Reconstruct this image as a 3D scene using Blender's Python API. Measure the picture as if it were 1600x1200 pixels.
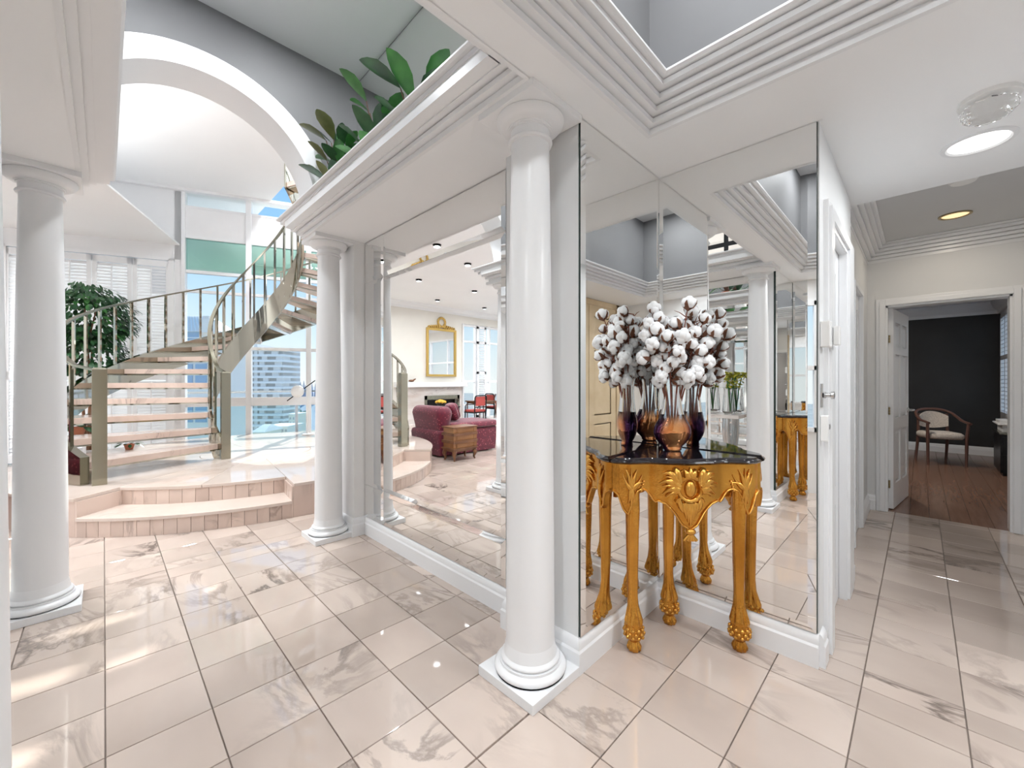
import bpy, bmesh, math, random
from math import sin, cos, pi, sqrt, atan2, radians
from mathutils import Vector, Matrix
for o in list(bpy.data.objects): bpy.data.objects.remove(o)
SC = bpy.context.scene
COL = SC.collection
R = random.Random(7)
H = 1.31            # eye height in metres; all plan numbers below are in eye heights

# ------------------------------------------------------------------ camera
cd = bpy.data.cameras.new('camera'); cam = bpy.data.objects.new('camera', cd); COL.objects.link(cam)
cd.sensor_width = 36.0; cd.lens = 36.0*638/1600; cd.shift_y = -4/1600
cd.clip_start = 0.02; cd.clip_end = 3000
cam.location = (0, 0, H); cam.rotation_euler = (pi/2, 0, -pi/4)
SC.camera = cam
# ------------------------------------------------------------------ view, sky, sun
SC.view_settings.view_transform = 'Standard'; SC.view_settings.look = 'None'
SC.view_settings.gamma = 1.0; SC.view_settings.use_curve_mapping = False
SC.view_settings.exposure = 0.13
SUN_EL, SUN_AZ = radians(36), radians(35)      # azimuth from +Y towards +X
world = bpy.data.worlds.new('sky'); SC.world = world; world.use_nodes = True
wn = world.node_tree.nodes; wl = world.node_tree.links; wn.clear()
tcw = wn.new('ShaderNodeTexCoord'); sx_ = wn.new('ShaderNodeSeparateXYZ'); wl.new(tcw.outputs['Generated'], sx_.inputs[0])
rw = wn.new('ShaderNodeValToRGB'); ew = rw.color_ramp.elements
for q in range(3): ew.new(.5)
for q, (p, c) in zip(ew, ((.0,(.92,.95,.98)),(.09,(.74,.87,.98)),(.27,(.36,.63,.98)),(.5,(.23,.50,.94)),(1.0,(.15,.38,.85)))): q.position = p; q.color = (*c, 1)
bg = wn.new('ShaderNodeBackground'); wo = wn.new('ShaderNodeOutputWorld'); bg.inputs['Strength'].default_value = 1.05
wl.new(sx_.outputs['Z'], rw.inputs[0]); wl.new(rw.outputs[0], bg.inputs['Color']); wl.new(bg.outputs[0], wo.inputs[0])
sd = bpy.data.lights.new('sun', 'SUN'); sd.energy = 6.5; sd.angle = radians(0.6); sd.color = (1, .96, .9)
sun = bpy.data.objects.new('sun', sd); COL.objects.link(sun)
sv = Vector((sin(SUN_AZ)*cos(SUN_EL), cos(SUN_AZ)*cos(SUN_EL), sin(SUN_EL)))
sun.rotation_euler = sv.to_track_quat('Z', 'Y').to_euler(); sun.location = sv*30
cy = SC.cycles
cy.max_bounces = 14; cy.diffuse_bounces = 6; cy.glossy_bounces = 8; cy.transmission_bounces = 10; cy.transparent_max_bounces = 16
cy.sample_clamp_indirect = 5.0; cy.blur_glossy = 0.5
LAMP = 2.05          # overall level of the lamps in the rooms

# ------------------------------------------------------------------ materials
def mat(name, col=(.8,.8,.8), rough=.5, metal=0.0, spec=.5, trans=0.0, ior=1.45, emit=None, estr=0.0, coat=0.0):
    m = bpy.data.materials.new(name); m.use_nodes = True
    p = m.node_tree.nodes['Principled BSDF']
    p.inputs['Base Color'].default_value = (*col, 1); p.inputs['Roughness'].default_value = rough
    p.inputs['Metallic'].default_value = metal; p.inputs['Specular IOR Level'].default_value = spec
    p.inputs['Transmission Weight'].default_value = trans; p.inputs['IOR'].default_value = ior
    p.inputs['Coat Weight'].default_value = coat
    if emit: p.inputs['Emission Color'].default_value = (*emit, 1); p.inputs['Emission Strength'].default_value = estr
    return m
def nt(m): return m.node_tree.nodes, m.node_tree.links, m.node_tree.nodes['Principled BSDF']
def ramp(n, stops):
    r = n.new('ShaderNodeValToRGB'); e = r.color_ramp.elements
    while len(e) < len(stops): e.new(.5)
    for q, (p, c) in zip(e, stops): q.position = p; q.color = (*c, 1) if len(c) == 3 else c
    return r
def noise_tint(m, c1, c2, scale=3.0, detail=4, lo=.35, hi=.65, bump=0.0, bscale=None):
    n, l, p = nt(m); tc = n.new('ShaderNodeTexCoord'); t = n.new('ShaderNodeTexNoise')
    t.inputs['Scale'].default_value = scale; t.inputs['Detail'].default_value = detail
    l.new(tc.outputs['Object'], t.inputs['Vector']); r = ramp(n, [(lo, c1), (hi, c2)])
    l.new(t.outputs['Fac'], r.inputs[0]); l.new(r.outputs[0], p.inputs['Base Color'])
    if bump:
        b = n.new('ShaderNodeBump'); b.inputs['Strength'].default_value = bump; b.inputs['Distance'].default_value = .01
        t2 = n.new('ShaderNodeTexNoise'); t2.inputs['Scale'].default_value = bscale or scale*6
        l.new(tc.outputs['Object'], t2.inputs['Vector']); l.new(t2.outputs['Fac'], b.inputs['Height']); l.new(b.outputs[0], p.inputs['Normal'])
    return m
def marble(name, light, dark, vein, rough=.06, scale=1.6, vscale=2.2, vein_amt=.5, stretch=(1,1,1), var=(.9,1.06), spec=.5):
    m = mat(name, light, rough, spec=spec); n, l, p = nt(m)
    tc = n.new('ShaderNodeTexCoord'); oi = n.new('ShaderNodeObjectInfo'); ge = n.new('ShaderNodeNewGeometry')
    a = n.new('ShaderNodeMath'); a.operation = 'MULTIPLY_ADD'; a.inputs[1].default_value = 7.31
    l.new(ge.outputs['Random Per Island'], a.inputs[0]); l.new(oi.outputs['Random'], a.inputs[2])
    fr = n.new('ShaderNodeMath'); fr.operation = 'FRACT'; l.new(a.outputs[0], fr.inputs[0])
    off = n.new('ShaderNodeVectorMath'); off.operation = 'SCALE'; off.inputs[0].default_value = (83, 57, 39); l.new(fr.outputs[0], off.inputs['Scale'])
    st = n.new('ShaderNodeVectorMath'); st.operation = 'MULTIPLY'; st.inputs[1].default_value = stretch; l.new(tc.outputs['Object'], st.inputs[0])
    v = n.new('ShaderNodeVectorMath'); v.operation = 'ADD'; l.new(st.outputs[0], v.inputs[0]); l.new(off.outputs[0], v.inputs[1])
    n1 = n.new('ShaderNodeTexNoise'); n1.inputs['Scale'].default_value = scale; n1.inputs['Detail'].default_value = 5; l.new(v.outputs[0], n1.inputs['Vector'])
    r1 = ramp(n, [(.35, dark), (.62, light)]); l.new(n1.outputs['Fac'], r1.inputs[0])
    n2 = n.new('ShaderNodeTexNoise'); n2.inputs['Scale'].default_value = vscale; n2.inputs['Detail'].default_value = 7; n2.inputs['Roughness'].default_value = .6
    n2.inputs['Distortion'].default_value = 1.6; l.new(v.outputs[0], n2.inputs['Vector'])
    r2 = ramp(n, [(.455, (0,0,0)), (.495, (1,1,1)), (.502, (1,1,1)), (.56, (0,0,0))]); l.new(n2.outputs['Fac'], r2.inputs[0])
    n3 = n.new('ShaderNodeTexNoise'); n3.inputs['Scale'].default_value = scale*.9; n3.inputs['Detail'].default_value = 2; l.new(v.outputs[0], n3.inputs['Vector'])
    r3 = ramp(n, [(.52, (0,0,0)), (.72, (1,1,1))]); l.new(n3.outputs['Fac'], r3.inputs[0])
    mu = n.new('ShaderNodeMath'); mu.operation = 'MULTIPLY'; l.new(r2.outputs[0], mu.inputs[0]); l.new(r3.outputs[0], mu.inputs[1])
    m2 = n.new('ShaderNodeMath'); m2.operation = 'MULTIPLY'; m2.inputs[1].default_value = vein_amt*1.6; m2.use_clamp = True; l.new(mu.outputs[0], m2.inputs[0])
    mx = n.new('ShaderNodeMix'); mx.data_type = 'RGBA'; l.new(m2.outputs[0], mx.inputs['Factor']); l.new(r1.outputs[0], mx.inputs['A']); mx.inputs['B'].default_value = (*vein, 1)
    hv = n.new('ShaderNodeHueSaturation'); vv = n.new('ShaderNodeMapRange'); vv.inputs['To Min'].default_value = var[0]; vv.inputs['To Max'].default_value = var[1]
    l.new(fr.outputs[0], vv.inputs['Value']); l.new(vv.outputs[0], hv.inputs['Value']); l.new(mx.outputs['Result'], hv.inputs['Color'])
    l.new(hv.outputs[0], p.inputs['Base Color'])
    return m
def thin_glass(name, tint=(.97,.99,.98), refl=.9, ior=1.4):
    m = bpy.data.materials.new(name); m.use_nodes = True; n = m.node_tree.nodes; l = m.node_tree.links; n.clear()
    t = n.new('ShaderNodeBsdfTransparent'); t.inputs[0].default_value = (*tint, 1); g = n.new('ShaderNodeBsdfGlossy'); g.inputs['Roughness'].default_value = 0.0
    f = n.new('ShaderNodeFresnel'); f.inputs['IOR'].default_value = ior; k = n.new('ShaderNodeMath'); k.operation = 'MULTIPLY'; k.inputs[1].default_value = refl
    mx = n.new('ShaderNodeMixShader'); o = n.new('ShaderNodeOutputMaterial')
    l.new(f.outputs[0], k.inputs[0]); l.new(k.outputs[0], mx.inputs[0]); l.new(t.outputs[0], mx.inputs[1]); l.new(g.outputs[0], mx.inputs[2]); l.new(mx.outputs[0], o.inputs[0])
    return m
M = {}
M['white'] = noise_tint(mat('white_paint', rough=.38), (.80,.805,.815), (.83,.835,.845), 2.0)
M['trimw'] = mat('white_gloss_paint', (.82,.83,.845), .28)
M['wall'] = noise_tint(mat('pale_wall_paint', rough=.55), (.71,.72,.725), (.75,.76,.765), 1.5)
M['cream'] = noise_tint(mat('cream_wall_paint', rough=.6), (.74,.72,.67), (.78,.76,.71), 1.2)
M['ceil'] = noise_tint(mat('ceiling_paint', rough=.6), (.87,.88,.89), (.89,.90,.91), 1.1)
M['tray'] = noise_tint(mat('grey_tray_paint', rough=.6), (.60,.605,.615), (.63,.635,.645), 1.1)
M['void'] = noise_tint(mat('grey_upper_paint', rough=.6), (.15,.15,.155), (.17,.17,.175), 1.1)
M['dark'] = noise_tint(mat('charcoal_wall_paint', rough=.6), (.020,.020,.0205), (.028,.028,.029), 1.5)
M['floor'] = marble('floor_marble', (.585,.49,.43), (.475,.39,.34), (.15,.12,.105), .035, 1.5, 2.0, .60, (1, .55, 1), (.88,1.08), .85)
M['grout'] = mat('grout', (.30,.25,.22), .7)
M['stepm'] = marble('step_marble', (.68,.545,.475), (.58,.45,.385), (.20,.15,.125), .12, 2.5, 3.0, .5, (1,1,.35), (.93,1.04))
M['stept'] = marble('platform_marble', (.70,.60,.54), (.63,.53,.465), (.34,.26,.22), .05, 1.4, 2.0, .25)
M['pale_marble'] = marble('pale_marble', (.80,.76,.73), (.68,.60,.56), (.42,.36,.34), .15, 3.0, 3.5, .5, (.5,1,2))
M['mirror'] = mat('mirror_silver', (.90,.905,.90), 0.0, 1.0)
M['medge'] = mat('mirror_edge', (.02,.035,.03), .2); M['sedge'] = mat('mirror_side', (.80,.82,.82), .3)
M['metal'] = mat('champagne_metal', (.44,.42,.355), .06, 1.0)
M['metald'] = mat('brushed_bronze', (.33,.315,.25), .22, 1.0)
M['steel'] = mat('brushed_steel', (.62,.62,.62), .25, 1.0)
M['brass'] = mat('brass_hinge', (.42,.34,.20), .35, 1.0)
M['blackm'] = mat('black_metal', (.015,.015,.016), .35, .6)
M['glass'] = thin_glass('window_glass', refl=.25)
M['greeng'] = thin_glass('green_tinted_glass', (.66,.82,.77), .6)
M['railg'] = thin_glass('balustrade_glass', (.88,.96,.95), .8)
M['gold'] = noise_tint(mat('gold_leaf', rough=.22, metal=.95), (.46,.20,.03), (.70,.35,.065), 5.0, 5, .3, .7, .15, 60)
M['goldl'] = mat('gilt_relief', (.66,.34,.068), .25, .85)
M['goldd'] = mat('gilt_shadow', (.25,.12,.02), .5, .3)
M['gilt'] = mat('gilt_frame', (.62,.42,.13), .35, .8)
M['black_top'] = mat('black_lacquer', (.012,.010,.013), .06, 0, .6, coat=.5)
M['wood'] = noise_tint(mat('walnut', rough=.35), (.13,.055,.026), (.22,.10,.048), 6)
M['woodm'] = noise_tint(mat('honey_wood', rough=.35), (.27,.12,.045), (.36,.175,.07), 5)
M['oak'] = noise_tint(mat('tan_oak', rough=.45), (.60,.46,.29), (.68,.54,.36), 3)
M['brownwood'] = mat('mahogany', (.13,.065,.05), .35)
M['fabric'] = noise_tint(mat('beige_fabric', rough=.9), (.55,.49,.43), (.68,.62,.55), 60, 3, .4, .6, .3, 200)
M['redfab'] = mat('red_upholstery', (.42,.07,.06), .75)
M['cotton'] = mat('cotton_fibre', (.80,.81,.82), .95)
M['husk'] = mat('husk', (.16,.065,.035), .8)
M['twig'] = mat('twig', (.20,.065,.04), .7)
M['leafd'] = noise_tint(mat('dark_leaf', rough=.35), (.012,.045,.018), (.03,.10,.035), 9)
M['leafm'] = noise_tint(mat('mid_leaf', rough=.35), (.03,.12,.03), (.06,.22,.05), 9)
M['leafo'] = noise_tint(mat('olive_leaf', rough=.4), (.07,.085,.02), (.12,.13,.04), 9)
M['stem'] = mat('plant_stem', (.10,.05,.03), .7)
M['terra'] = mat('terracotta', (.50,.18,.10), .7)
M['soil'] = mat('soil', (.05,.035,.025), .95)
M['orchid'] = mat('orchid_petal', (.50,.48,.06), .6)
M['plastic'] = mat('white_plastic', (.82,.82,.81), .35)
M['lampw'] = mat('lamp_white', (.9,.9,.9), .5, emit=(1,.98,.95), estr=2.2)
M['lampy'] = mat('lamp_warm', (.9,.7,.45), .5, emit=(1,.72,.38), estr=1.0)
M['cleargl'] = mat('clear_glass', (1,1,1), 0.0, 0, .5, 1.0, 1.3)
M['deck'] = noise_tint(mat('deck_paver', rough=.8), (.72,.71,.70), (.80,.79,.78), 2)
M['conc'] = noise_tint(mat('tower_concrete', rough=.8), (.84,.81,.78), (.90,.87,.84), .2)
M['concl'] = mat('tower_slab', (.96,.94,.91), .8)
M['towglass'] = mat('tower_glass', (.58,.56,.54), .3)
M['bldg'] = mat('building_stucco', (.92,.86,.74), .85)
M['bldgb'] = mat('building_bluegrey', (.96,.88,.80), .8)
M['metroof'] = mat('metal_roof', (.92,.82,.72), .5)
M['bluewin'] = mat('blue_window', (.38,.50,.64), .15)
M['fir'] = mat('far_conifer', (.40,.42,.48), .9)
M['tree'] = mat('far_tree', (.16,.26,.20), .9)
M['land'] = noise_tint(mat('far_land', rough=.95), (.30,.33,.31), (.42,.42,.40), .05)
M['teal'] = mat('teal_cloth', (.01,.03,.045), .8)
# chaise cloth: crimson velvet with small pale flecks
def chaise_cloth():
    m = mat('crimson_velvet', (.3,.01,.05), .7); n, l, p = nt(m); tc = n.new('ShaderNodeTexCoord')
    v = n.new('ShaderNodeTexVoronoi'); v.inputs['Scale'].default_value = 24; l.new(tc.outputs['Object'], v.inputs['Vector'])
    r = ramp(n, [(.0, (.75,.36,.38)), (.14, (.48,.11,.15)), (.22, (.15,.005,.022)), (1, (.085,.002,.02))]); l.new(v.outputs['Distance'], r.inputs[0])
    l.new(r.outputs[0], p.inputs['Base Color']); p.inputs['Sheen Weight'].default_value = .3
    return m
M['chaise'] = chaise_cloth()
def plank_mat():
    m = mat('dark_floorboard', (.12,.06,.035), .22); n, l, p = nt(m); tc = n.new('ShaderNodeTexCoord'); oi = n.new('ShaderNodeObjectInfo')
    mp = n.new('ShaderNodeMapping'); mp.inputs['Scale'].default_value = (1.2, 14, 6); l.new(tc.outputs['Object'], mp.inputs[0]); l.new(oi.outputs['Random'], mp.inputs['Location'])
    t = n.new('ShaderNodeTexNoise'); t.inputs['Scale'].default_value = 2.5; t.inputs['Detail'].default_value = 6; l.new(mp.outputs[0], t.inputs['Vector'])
    r = ramp(n, [(.3, (.20,.112,.078)), (.7, (.26,.152,.108))]); l.new(t.outputs['Fac'], r.inputs[0]); l.new(r.outputs[0], p.inputs['Base Color'])
    return m
M['plank'] = plank_mat()
def vase_mat():   # amber belly, clear neck; purple-black flanks paint in the dimming of thick glass
    m = bpy.data.materials.new('painted_edge_glass'); m.use_nodes = True; n, l, p = nt(m)
    at = n.new('ShaderNodeAttribute'); at.attribute_name = 'tint'; sp = n.new('ShaderNodeSeparateColor'); l.new(at.outputs['Color'], sp.inputs[0])
    r = ramp(n, [(.0, (.80,.38,.15)), (.55, (.68,.27,.11)), (.82, (.10,.025,.07)), (1, (.02,.008,.04))]); l.new(sp.outputs[0], r.inputs[0])
    p.inputs['Roughness'].default_value = .03; p.inputs['Metallic'].default_value = .85; l.new(r.outputs[0], p.inputs['Base Color'])
    g = n.new('ShaderNodeBsdfTransparent'); g.inputs[0].default_value = (.93,.95,.96,1)
    gl = n.new('ShaderNodeBsdfGlossy'); gl.inputs['Roughness'].default_value = .01
    f = n.new('ShaderNodeFresnel'); f.inputs['IOR'].default_value = 1.5; mx1 = n.new('ShaderNodeMixShader')
    l.new(f.outputs[0], mx1.inputs[0]); l.new(g.outputs[0], mx1.inputs[1]); l.new(gl.outputs[0], mx1.inputs[2])
    mx = n.new('ShaderNodeMixShader'); l.new(sp.outputs[1], mx.inputs[0]); l.new(mx1.outputs[0], mx.inputs[1]); l.new(p.outputs[0], mx.inputs[2])
    l.new(mx.outputs[0], n['Material Output'].inputs[0])
    return m
M['vase'] = vase_mat()
M['thin'] = thin_glass('thin_vase_glass', (.90,.93,.95), 1.0, 1.75)

# ------------------------------------------------------------------ builders (all plan numbers in eye heights, floor at z = 0)
def V(*a): return Vector(a)
class MB:
    def __init__(s): s.v = []; s.f = []; s.c = None
    def add(s, vs, fs):
        b = len(s.v); s.v += [tuple(p) for p in vs]; s.f += [tuple(i+b for i in f) for f in fs]; return s
    def box(s, x0, x1, y0, y1, z0, z1):
        return s.add([(x0,y0,z0),(x1,y0,z0),(x1,y1,z0),(x0,y1,z0),(x0,y0,z1),(x1,y0,z1),(x1,y1,z1),(x0,y1,z1)],
                     [(0,3,2,1),(4,5,6,7),(0,1,5,4),(1,2,6,5),(2,3,7,6),(3,0,4,7)])
    def obox(s, c, ax, ay, az):      # centre and three half vectors
        c = Vector(c); ax = Vector(ax); ay = Vector(ay); az = Vector(az); vs = []
        for k in (-1, 1):
            for i, j in ((-1,-1),(1,-1),(1,1),(-1,1)): vs.append(c+ax*i+ay*j+az*k)
        return s.add(vs, [(0,3,2,1),(4,5,6,7),(0,1,5,4),(1,2,6,5),(2,3,7,6),(3,0,4,7)])
    def beam(s, a, b, w, h, up=(0,0,1)):
        a = Vector(a); b = Vector(b); d = (b-a); L = d.length; d.normalize(); u = Vector(up)
        sd = d.cross(u)
        if sd.length < 1e-5: sd = d.cross(Vector((1,0,0)))
        sd.normalize(); u = sd.cross(d)
        return s.obox((a+b)/2, d*L/2, sd*w/2, u*h/2)
    def prism(s, poly, z0, z1):
        n = len(poly)
        return s.add([(x,y,z0) for x,y in poly]+[(x,y,z1) for x,y in poly],
                     [tuple(range(n-1,-1,-1)), tuple(range(n,2*n))]+[(i,(i+1)%n,n+(i+1)%n,n+i) for i in range(n)])
    def loft(s, rings, closed=True, caps=True):
        n = len(rings[0]); b = len(s.v)
        for r in rings: s.v += [tuple(p) for p in r]
        m = n if closed else n-1
        for k in range(len(rings)-1):
            for i in range(m): j = (i+1) % n; s.f.append((b+k*n+i, b+k*n+j, b+(k+1)*n+j, b+(k+1)*n+i))
        if caps:
            s.f.append(tuple(b+i for i in range(n-1,-1,-1))); e = b+(len(rings)-1)*n; s.f.append(tuple(e+i for i in range(n)))
        return s
    def lathe(s, prof, cx=0, cy=0, n=32, caps=True, sx=1, sy=1, rot=0):
        rings = []
        for r, z in prof:
            ring = []
            for i in range(n):
                t = 2*pi*i/n; x, y = r*sx*cos(t), r*sy*sin(t)
                ring.append((cx+x*cos(rot)-y*sin(rot), cy+x*sin(rot)+y*cos(rot), z))
            rings.append(ring)
        return s.loft(rings, True, caps)
    def tube(s, pts, r, n=8, caps=True):
        pts = [Vector(p) for p in pts]; rr = r if isinstance(r, (list, tuple)) else [r]*len(pts); rings = []; up = None
        for i, p in enumerate(pts):
            d = (pts[min(i+1,len(pts)-1)]-pts[max(i-1,0)])
            if d.length < 1e-9: d = Vector((0,0,1))
            d.normalize()
            if up is None:
                up = Vector((0,0,1)) if abs(d.z) < .9 else Vector((1,0,0))
            u = up-d*up.dot(d)
            if u.length < 1e-6: u = d.orthogonal()
            u.normalize(); w = d.cross(u); up = u
            rings.append([p+(u*cos(2*pi*k/n)+w*sin(2*pi*k/n))*rr[i] for k in range(n)])
        return s.loft(rings, True, caps)
    def ball(s, c, rx, ry=None, rz=None, n=10, m=7, jit=0, rot=None):
        ry = ry or rx; rz = rz or rx; c = Vector(c); rings = []
        for k in range(m+1):
            ph = -pi/2+pi*k/m; ph = max(-pi/2+.02, min(pi/2-.02, ph)); ring = []
            for i in range(n):
                t = 2*pi*i/n; j = 1+(R.uniform(-jit, jit) if jit else 0)
                p = Vector((rx*cos(ph)*cos(t)*j, ry*cos(ph)*sin(t)*j, rz*sin(ph)*j))
                if rot: p = rot @ p
                ring.append(c+p)
            rings.append(ring)
        return s.loft(rings)
    def sweep(s, path, prof, closed=False):
        """path: list of (x,y); prof: list of (out,z), out measured to the left of the path; mitred."""
        n = len(path); P = [Vector(p) for p in path]; rows = []
        def nrm(a, b): d = (b-a).normalized(); return Vector((-d.y, d.x))
        for i in range(n):
            if closed: n0 = nrm(P[i-1], P[i]); n1 = nrm(P[i], P[(i+1)%n])
            else:
                n0 = nrm(P[max(i-1,0)], P[max(i,1)]) if i > 0 else nrm(P[0], P[1]); n1 = nrm(P[i], P[i+1]) if i < n-1 else n0
            mv = (n0+n1); mv = mv/ max(mv.dot(n0), .15) if mv.length > 1e-6 else n0
            rows.append([(P[i].x+mv.x*o, P[i].y+mv.y*o, z) for o, z in prof])
        b = len(s.v); k = len(prof)
        for r in rows: s.v += r
        for i in range(n if closed else n-1):
            j = (i+1) % n
            for q in range(k-1): s.f.append((b+i*k+q, b+j*k+q, b+j*k+q+1, b+i*k+q+1))
        if not closed: s.f.append(tuple(b+q for q in range(k-1,-1,-1))); s.f.append(tuple(b+(n-1)*k+q for q in range(k)))
        return s
    def build(s, name, m, parent=None, smooth=None, bevel=0, kind=None, recalc=True):
        org = Vector((0,0,0))
        if parent is not None: org = Vector(parent.get('_o', (0,0,0)))
        me = bpy.data.meshes.new(name); me.from_pydata([tuple((Vector(p)-org)*H) for p in s.v], [], s.f)
        if recalc or bevel:
            bm = bmesh.new(); bm.from_mesh(me)
            if recalc: bmesh.ops.recalc_face_normals(bm, faces=bm.faces)
            if bevel: bmesh.ops.bevel(bm, geom=[e for e in bm.edges if len(e.link_faces) == 2 and e.calc_face_angle(0) > .5], offset=bevel*H, segments=2, affect='EDGES', profile=.6)
            bm.to_mesh(me); bm.free()
        me.materials.append(m)
        if smooth:
            for p in me.polygons: p.use_smooth = True
            me.set_sharp_from_angle(angle=radians(smooth))
        o = bpy.data.objects.new(name, me); COL.objects.link(o)
        if parent is not None: o.parent = parent
        o['_o'] = (org.x, org.y, org.z)
        if kind: o['kind'] = kind
        return o
def tag(o, label, cat, group=None):
    o['label'] = label; o['category'] = cat
    if group: o['group'] = group
    return o
def thing(name, label, cat, loc=(0,0,0), group=None, kind=None):
    o = bpy.data.objects.new(name, None); COL.objects.link(o); o.location = Vector(loc)*H; o['_o'] = tuple(loc); o.empty_display_size = .05
    if label: tag(o, label, cat, group)
    if kind: o['kind'] = kind
    return o
def struct(name, mb, m, parent=None, **k):
    o = mb.build(name, m, parent, **k); o['kind'] = 'structure'; return o
def sroot(name, loc=(0,0,0)): return thing(name, None, None, loc, kind='structure')
def kids(o): return [c for c in bpy.data.objects if c.parent == o]
def dup(root, loc, rz=0.0, label=None, group=None, scale=None):
    ch = {}
    for c in bpy.data.objects:
        if c.parent: ch.setdefault(c.parent, []).append(c)
    def cp(o, par):
        c = o.copy(); COL.objects.link(c)
        if par is not None: c.parent = par
        for k in ch.get(o, []): cp(k, c)
        return c
    r = cp(root, None); r.location = Vector(loc)*H; r.rotation_euler = (0,0,rz); r['_o'] = tuple(loc)
    if scale: r.scale = (scale,)*3
    if label: r['label'] = label
    if group: r['group'] = group
    return r
def project(x, y, z):
    t = (x+y)/sqrt(2)
    if t < .05: return None
    return 800+638*((x-y)/(x+y)), 596+638*(1-z)/t, t
# ================================================================== STRUCTURE
def mx(x): return .82-x                      # the foyer is symmetric about x = .41
CZ = 1.91                                     # flat ceiling
DW = 6.85; KW = DW/6.75
WD = Vector((cos(radians(-22.5)), sin(radians(-22.5)))); WN = Vector((-WD.y, WD.x))   # window wall runs along WD, WN points outside
W0 = Vector((.727, 7.004)); W0 = W0+WN*(DW-WN.dot(W0))
def wp(s, d=0.0): q = W0+WD*(s*KW)+WN*d; return q.x, q.y
def wz(Z): return 1+Z*KW
def wbox(mb, s0, s1, d0, d1, z0, z1): return mb.loft([[(*wp(s0,d0),z),(*wp(s1,d0),z),(*wp(s1,d1),z),(*wp(s0,d1),z)] for z in (z0,z1)])
HC = (1.17, 5.0)                              # axis of the stair and of the round platform
PR, PR2, PZ = 1.75, 1.46, .25                 # platform radius, inner step radius, height

# ---- floor with marble tiles
fl = struct('floor', MB().box(-6,3.4,-1.1,8.9,-.06,-.008).box(3.4,4.28,-.75,.45,-.06,-.008), M['grout'])
T = .2325; TX0, TY0 = .003, .137
regs = [(-.95,1.757,-.95,.832),(-.335,1.21,.832,2.83),(1.757,4.28,-.62,.30),(-5.7,3.05,2.83,8.4)]
g = .0016
def tile_mb(x0,x1,y0,y1): return MB().loft([[(x0+q,y0+q,z),(x1-q,y0+q,z),(x1-q,y1-q,z),(x0+q,y1-q,z)] for q,z in ((g,-.008),(g,-.0012),(g+.0012,0))])
cands = []; stuff = MB()
for ri, (a, b, c, d) in enumerate(regs):
    for i in range(int((a-TX0)//T)-1, int((b-TX0)//T)+2):
        for j in range(int((c-TY0)//T)-1, int((d-TY0)//T)+2):
            x0, x1 = max(a, TX0+i*T), min(b, TX0+(i+1)*T); y0, y1 = max(c, TY0+j*T), min(d, TY0+(j+1)*T)
            if x1-x0 < .012 or y1-y0 < .012: continue
            mxx, my = (x0+x1)/2, (y0+y1)/2
            if ri == 3 and mxx > -.9 and WN.dot(Vector((mxx,my))) > DW+.05: continue
            if max((Vector(q)-Vector(HC)).length for q in ((x0,y0),(x1,y0),(x0,y1),(x1,y1))) < PR-.03: continue
            pr = project(mxx, my, 0); area = 0
            if pr and -40 < pr[0] < 1640 and pr[1] < 1230 and mxx+my > .5:
                area = (x1-x0)*(y1-y0)/pr[2]**3
                if ri == 3: area *= (.9 if 90 < pr[0] < 500 and my < 4.2 else .05)
            cands.append((area, x0, x1, y0, y1))
cands.sort(reverse=True)
proto = None
for k, (ar, x0, x1, y0, y1) in enumerate(cands):
    if k < 290 and ar > 0:
        full = abs(x1-x0-T) < 1e-6 and abs(y1-y0-T) < 1e-6; cx, cyy = (x0+x1)/2, (y0+y1)/2
        if full and proto:
            o = proto.copy(); COL.objects.link(o); o.location = (cx*H, cyy*H, 0)
        else:
            hx, hy = (x1-x0)/2, (y1-y0)/2
            o = tile_mb(-hx,hx,-hy,hy).build('tile', M['floor'], None, recalc=False); o.parent = fl; o.location = (cx*H, cyy*H, 0)
            if full: proto = o
    else:
        m_ = tile_mb(x0,x1,y0,y1); stuff.add(m_.v, m_.f)
stuff.build('far_tiles', M['floor'], fl, kind='stuff', recalc=False)

# ---- ceilings
c = MB()
for b in ((.895,1.43,.71,.84),(.895,1.60,.84,2.79),(-.61,-.075,.71,.84),(-.80,-.075,.84,2.79),(-.075,.895,.71,.84),(1.43,1.86,-.95,.84),(-.95,-.61,-.95,.84),(-.61,1.43,-.95,-.47),(1.86,2.75,-.66,.36)):
    c.box(b[0],b[1],b[2],b[3],CZ,CZ+.05)
struct('ceiling', c, M['ceil'])
struct('ceiling', MB().box(2.70,4.40,-.66,.36,2.045,2.08).box(2.70,2.75,-.66,.36,CZ+.05,2.05), M['tray'])
# coffer over the middle of the foyer: stepped cornice, grey walls above
PROF = [(-0.0120,1.9085),(0.0040,1.9085),(0.0040,1.9280),(-0.0060,1.9280),(-0.0060,1.9330),(0.0275,1.9330),(0.0275,1.9500),(0.0175,1.9500),(0.0175,1.9550),(0.0510,1.9550),(0.0510,1.9720),(0.0410,1.9720),(0.0410,1.9770),(0.0745,1.9770),(0.0745,1.9940),(0.0645,1.9940),(0.0645,1.9990),(0.0980,1.9990),(0.0980,2.0160),(0.0920,2.0160),(0.0920,2.0190),(0.1100,2.0190),(0.1180,2.0250),(0.1180,2.0320),(0.0900,2.0320),(-0.0200,2.0320)]
struct('trim_coffer', MB().sweep([(-.61,-.47),(1.43,-.47),(1.43,.71),(-.61,.71)], PROF, True), M['trimw'])
struct('wall_coffer', MB().box(-.66,1.48,-.50,-.47,1.95,2.75).box(-.66,1.48,.71,.74,1.95,2.75).box(-.64,-.61,-.5,.74,1.95,2.75).box(1.43,1.46,-.5,.74,1.95,2.75), M['void'])
struct('ceiling', MB().box(-.66,1.48,-.5,.74,2.72,2.76), M['tray'])
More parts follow.
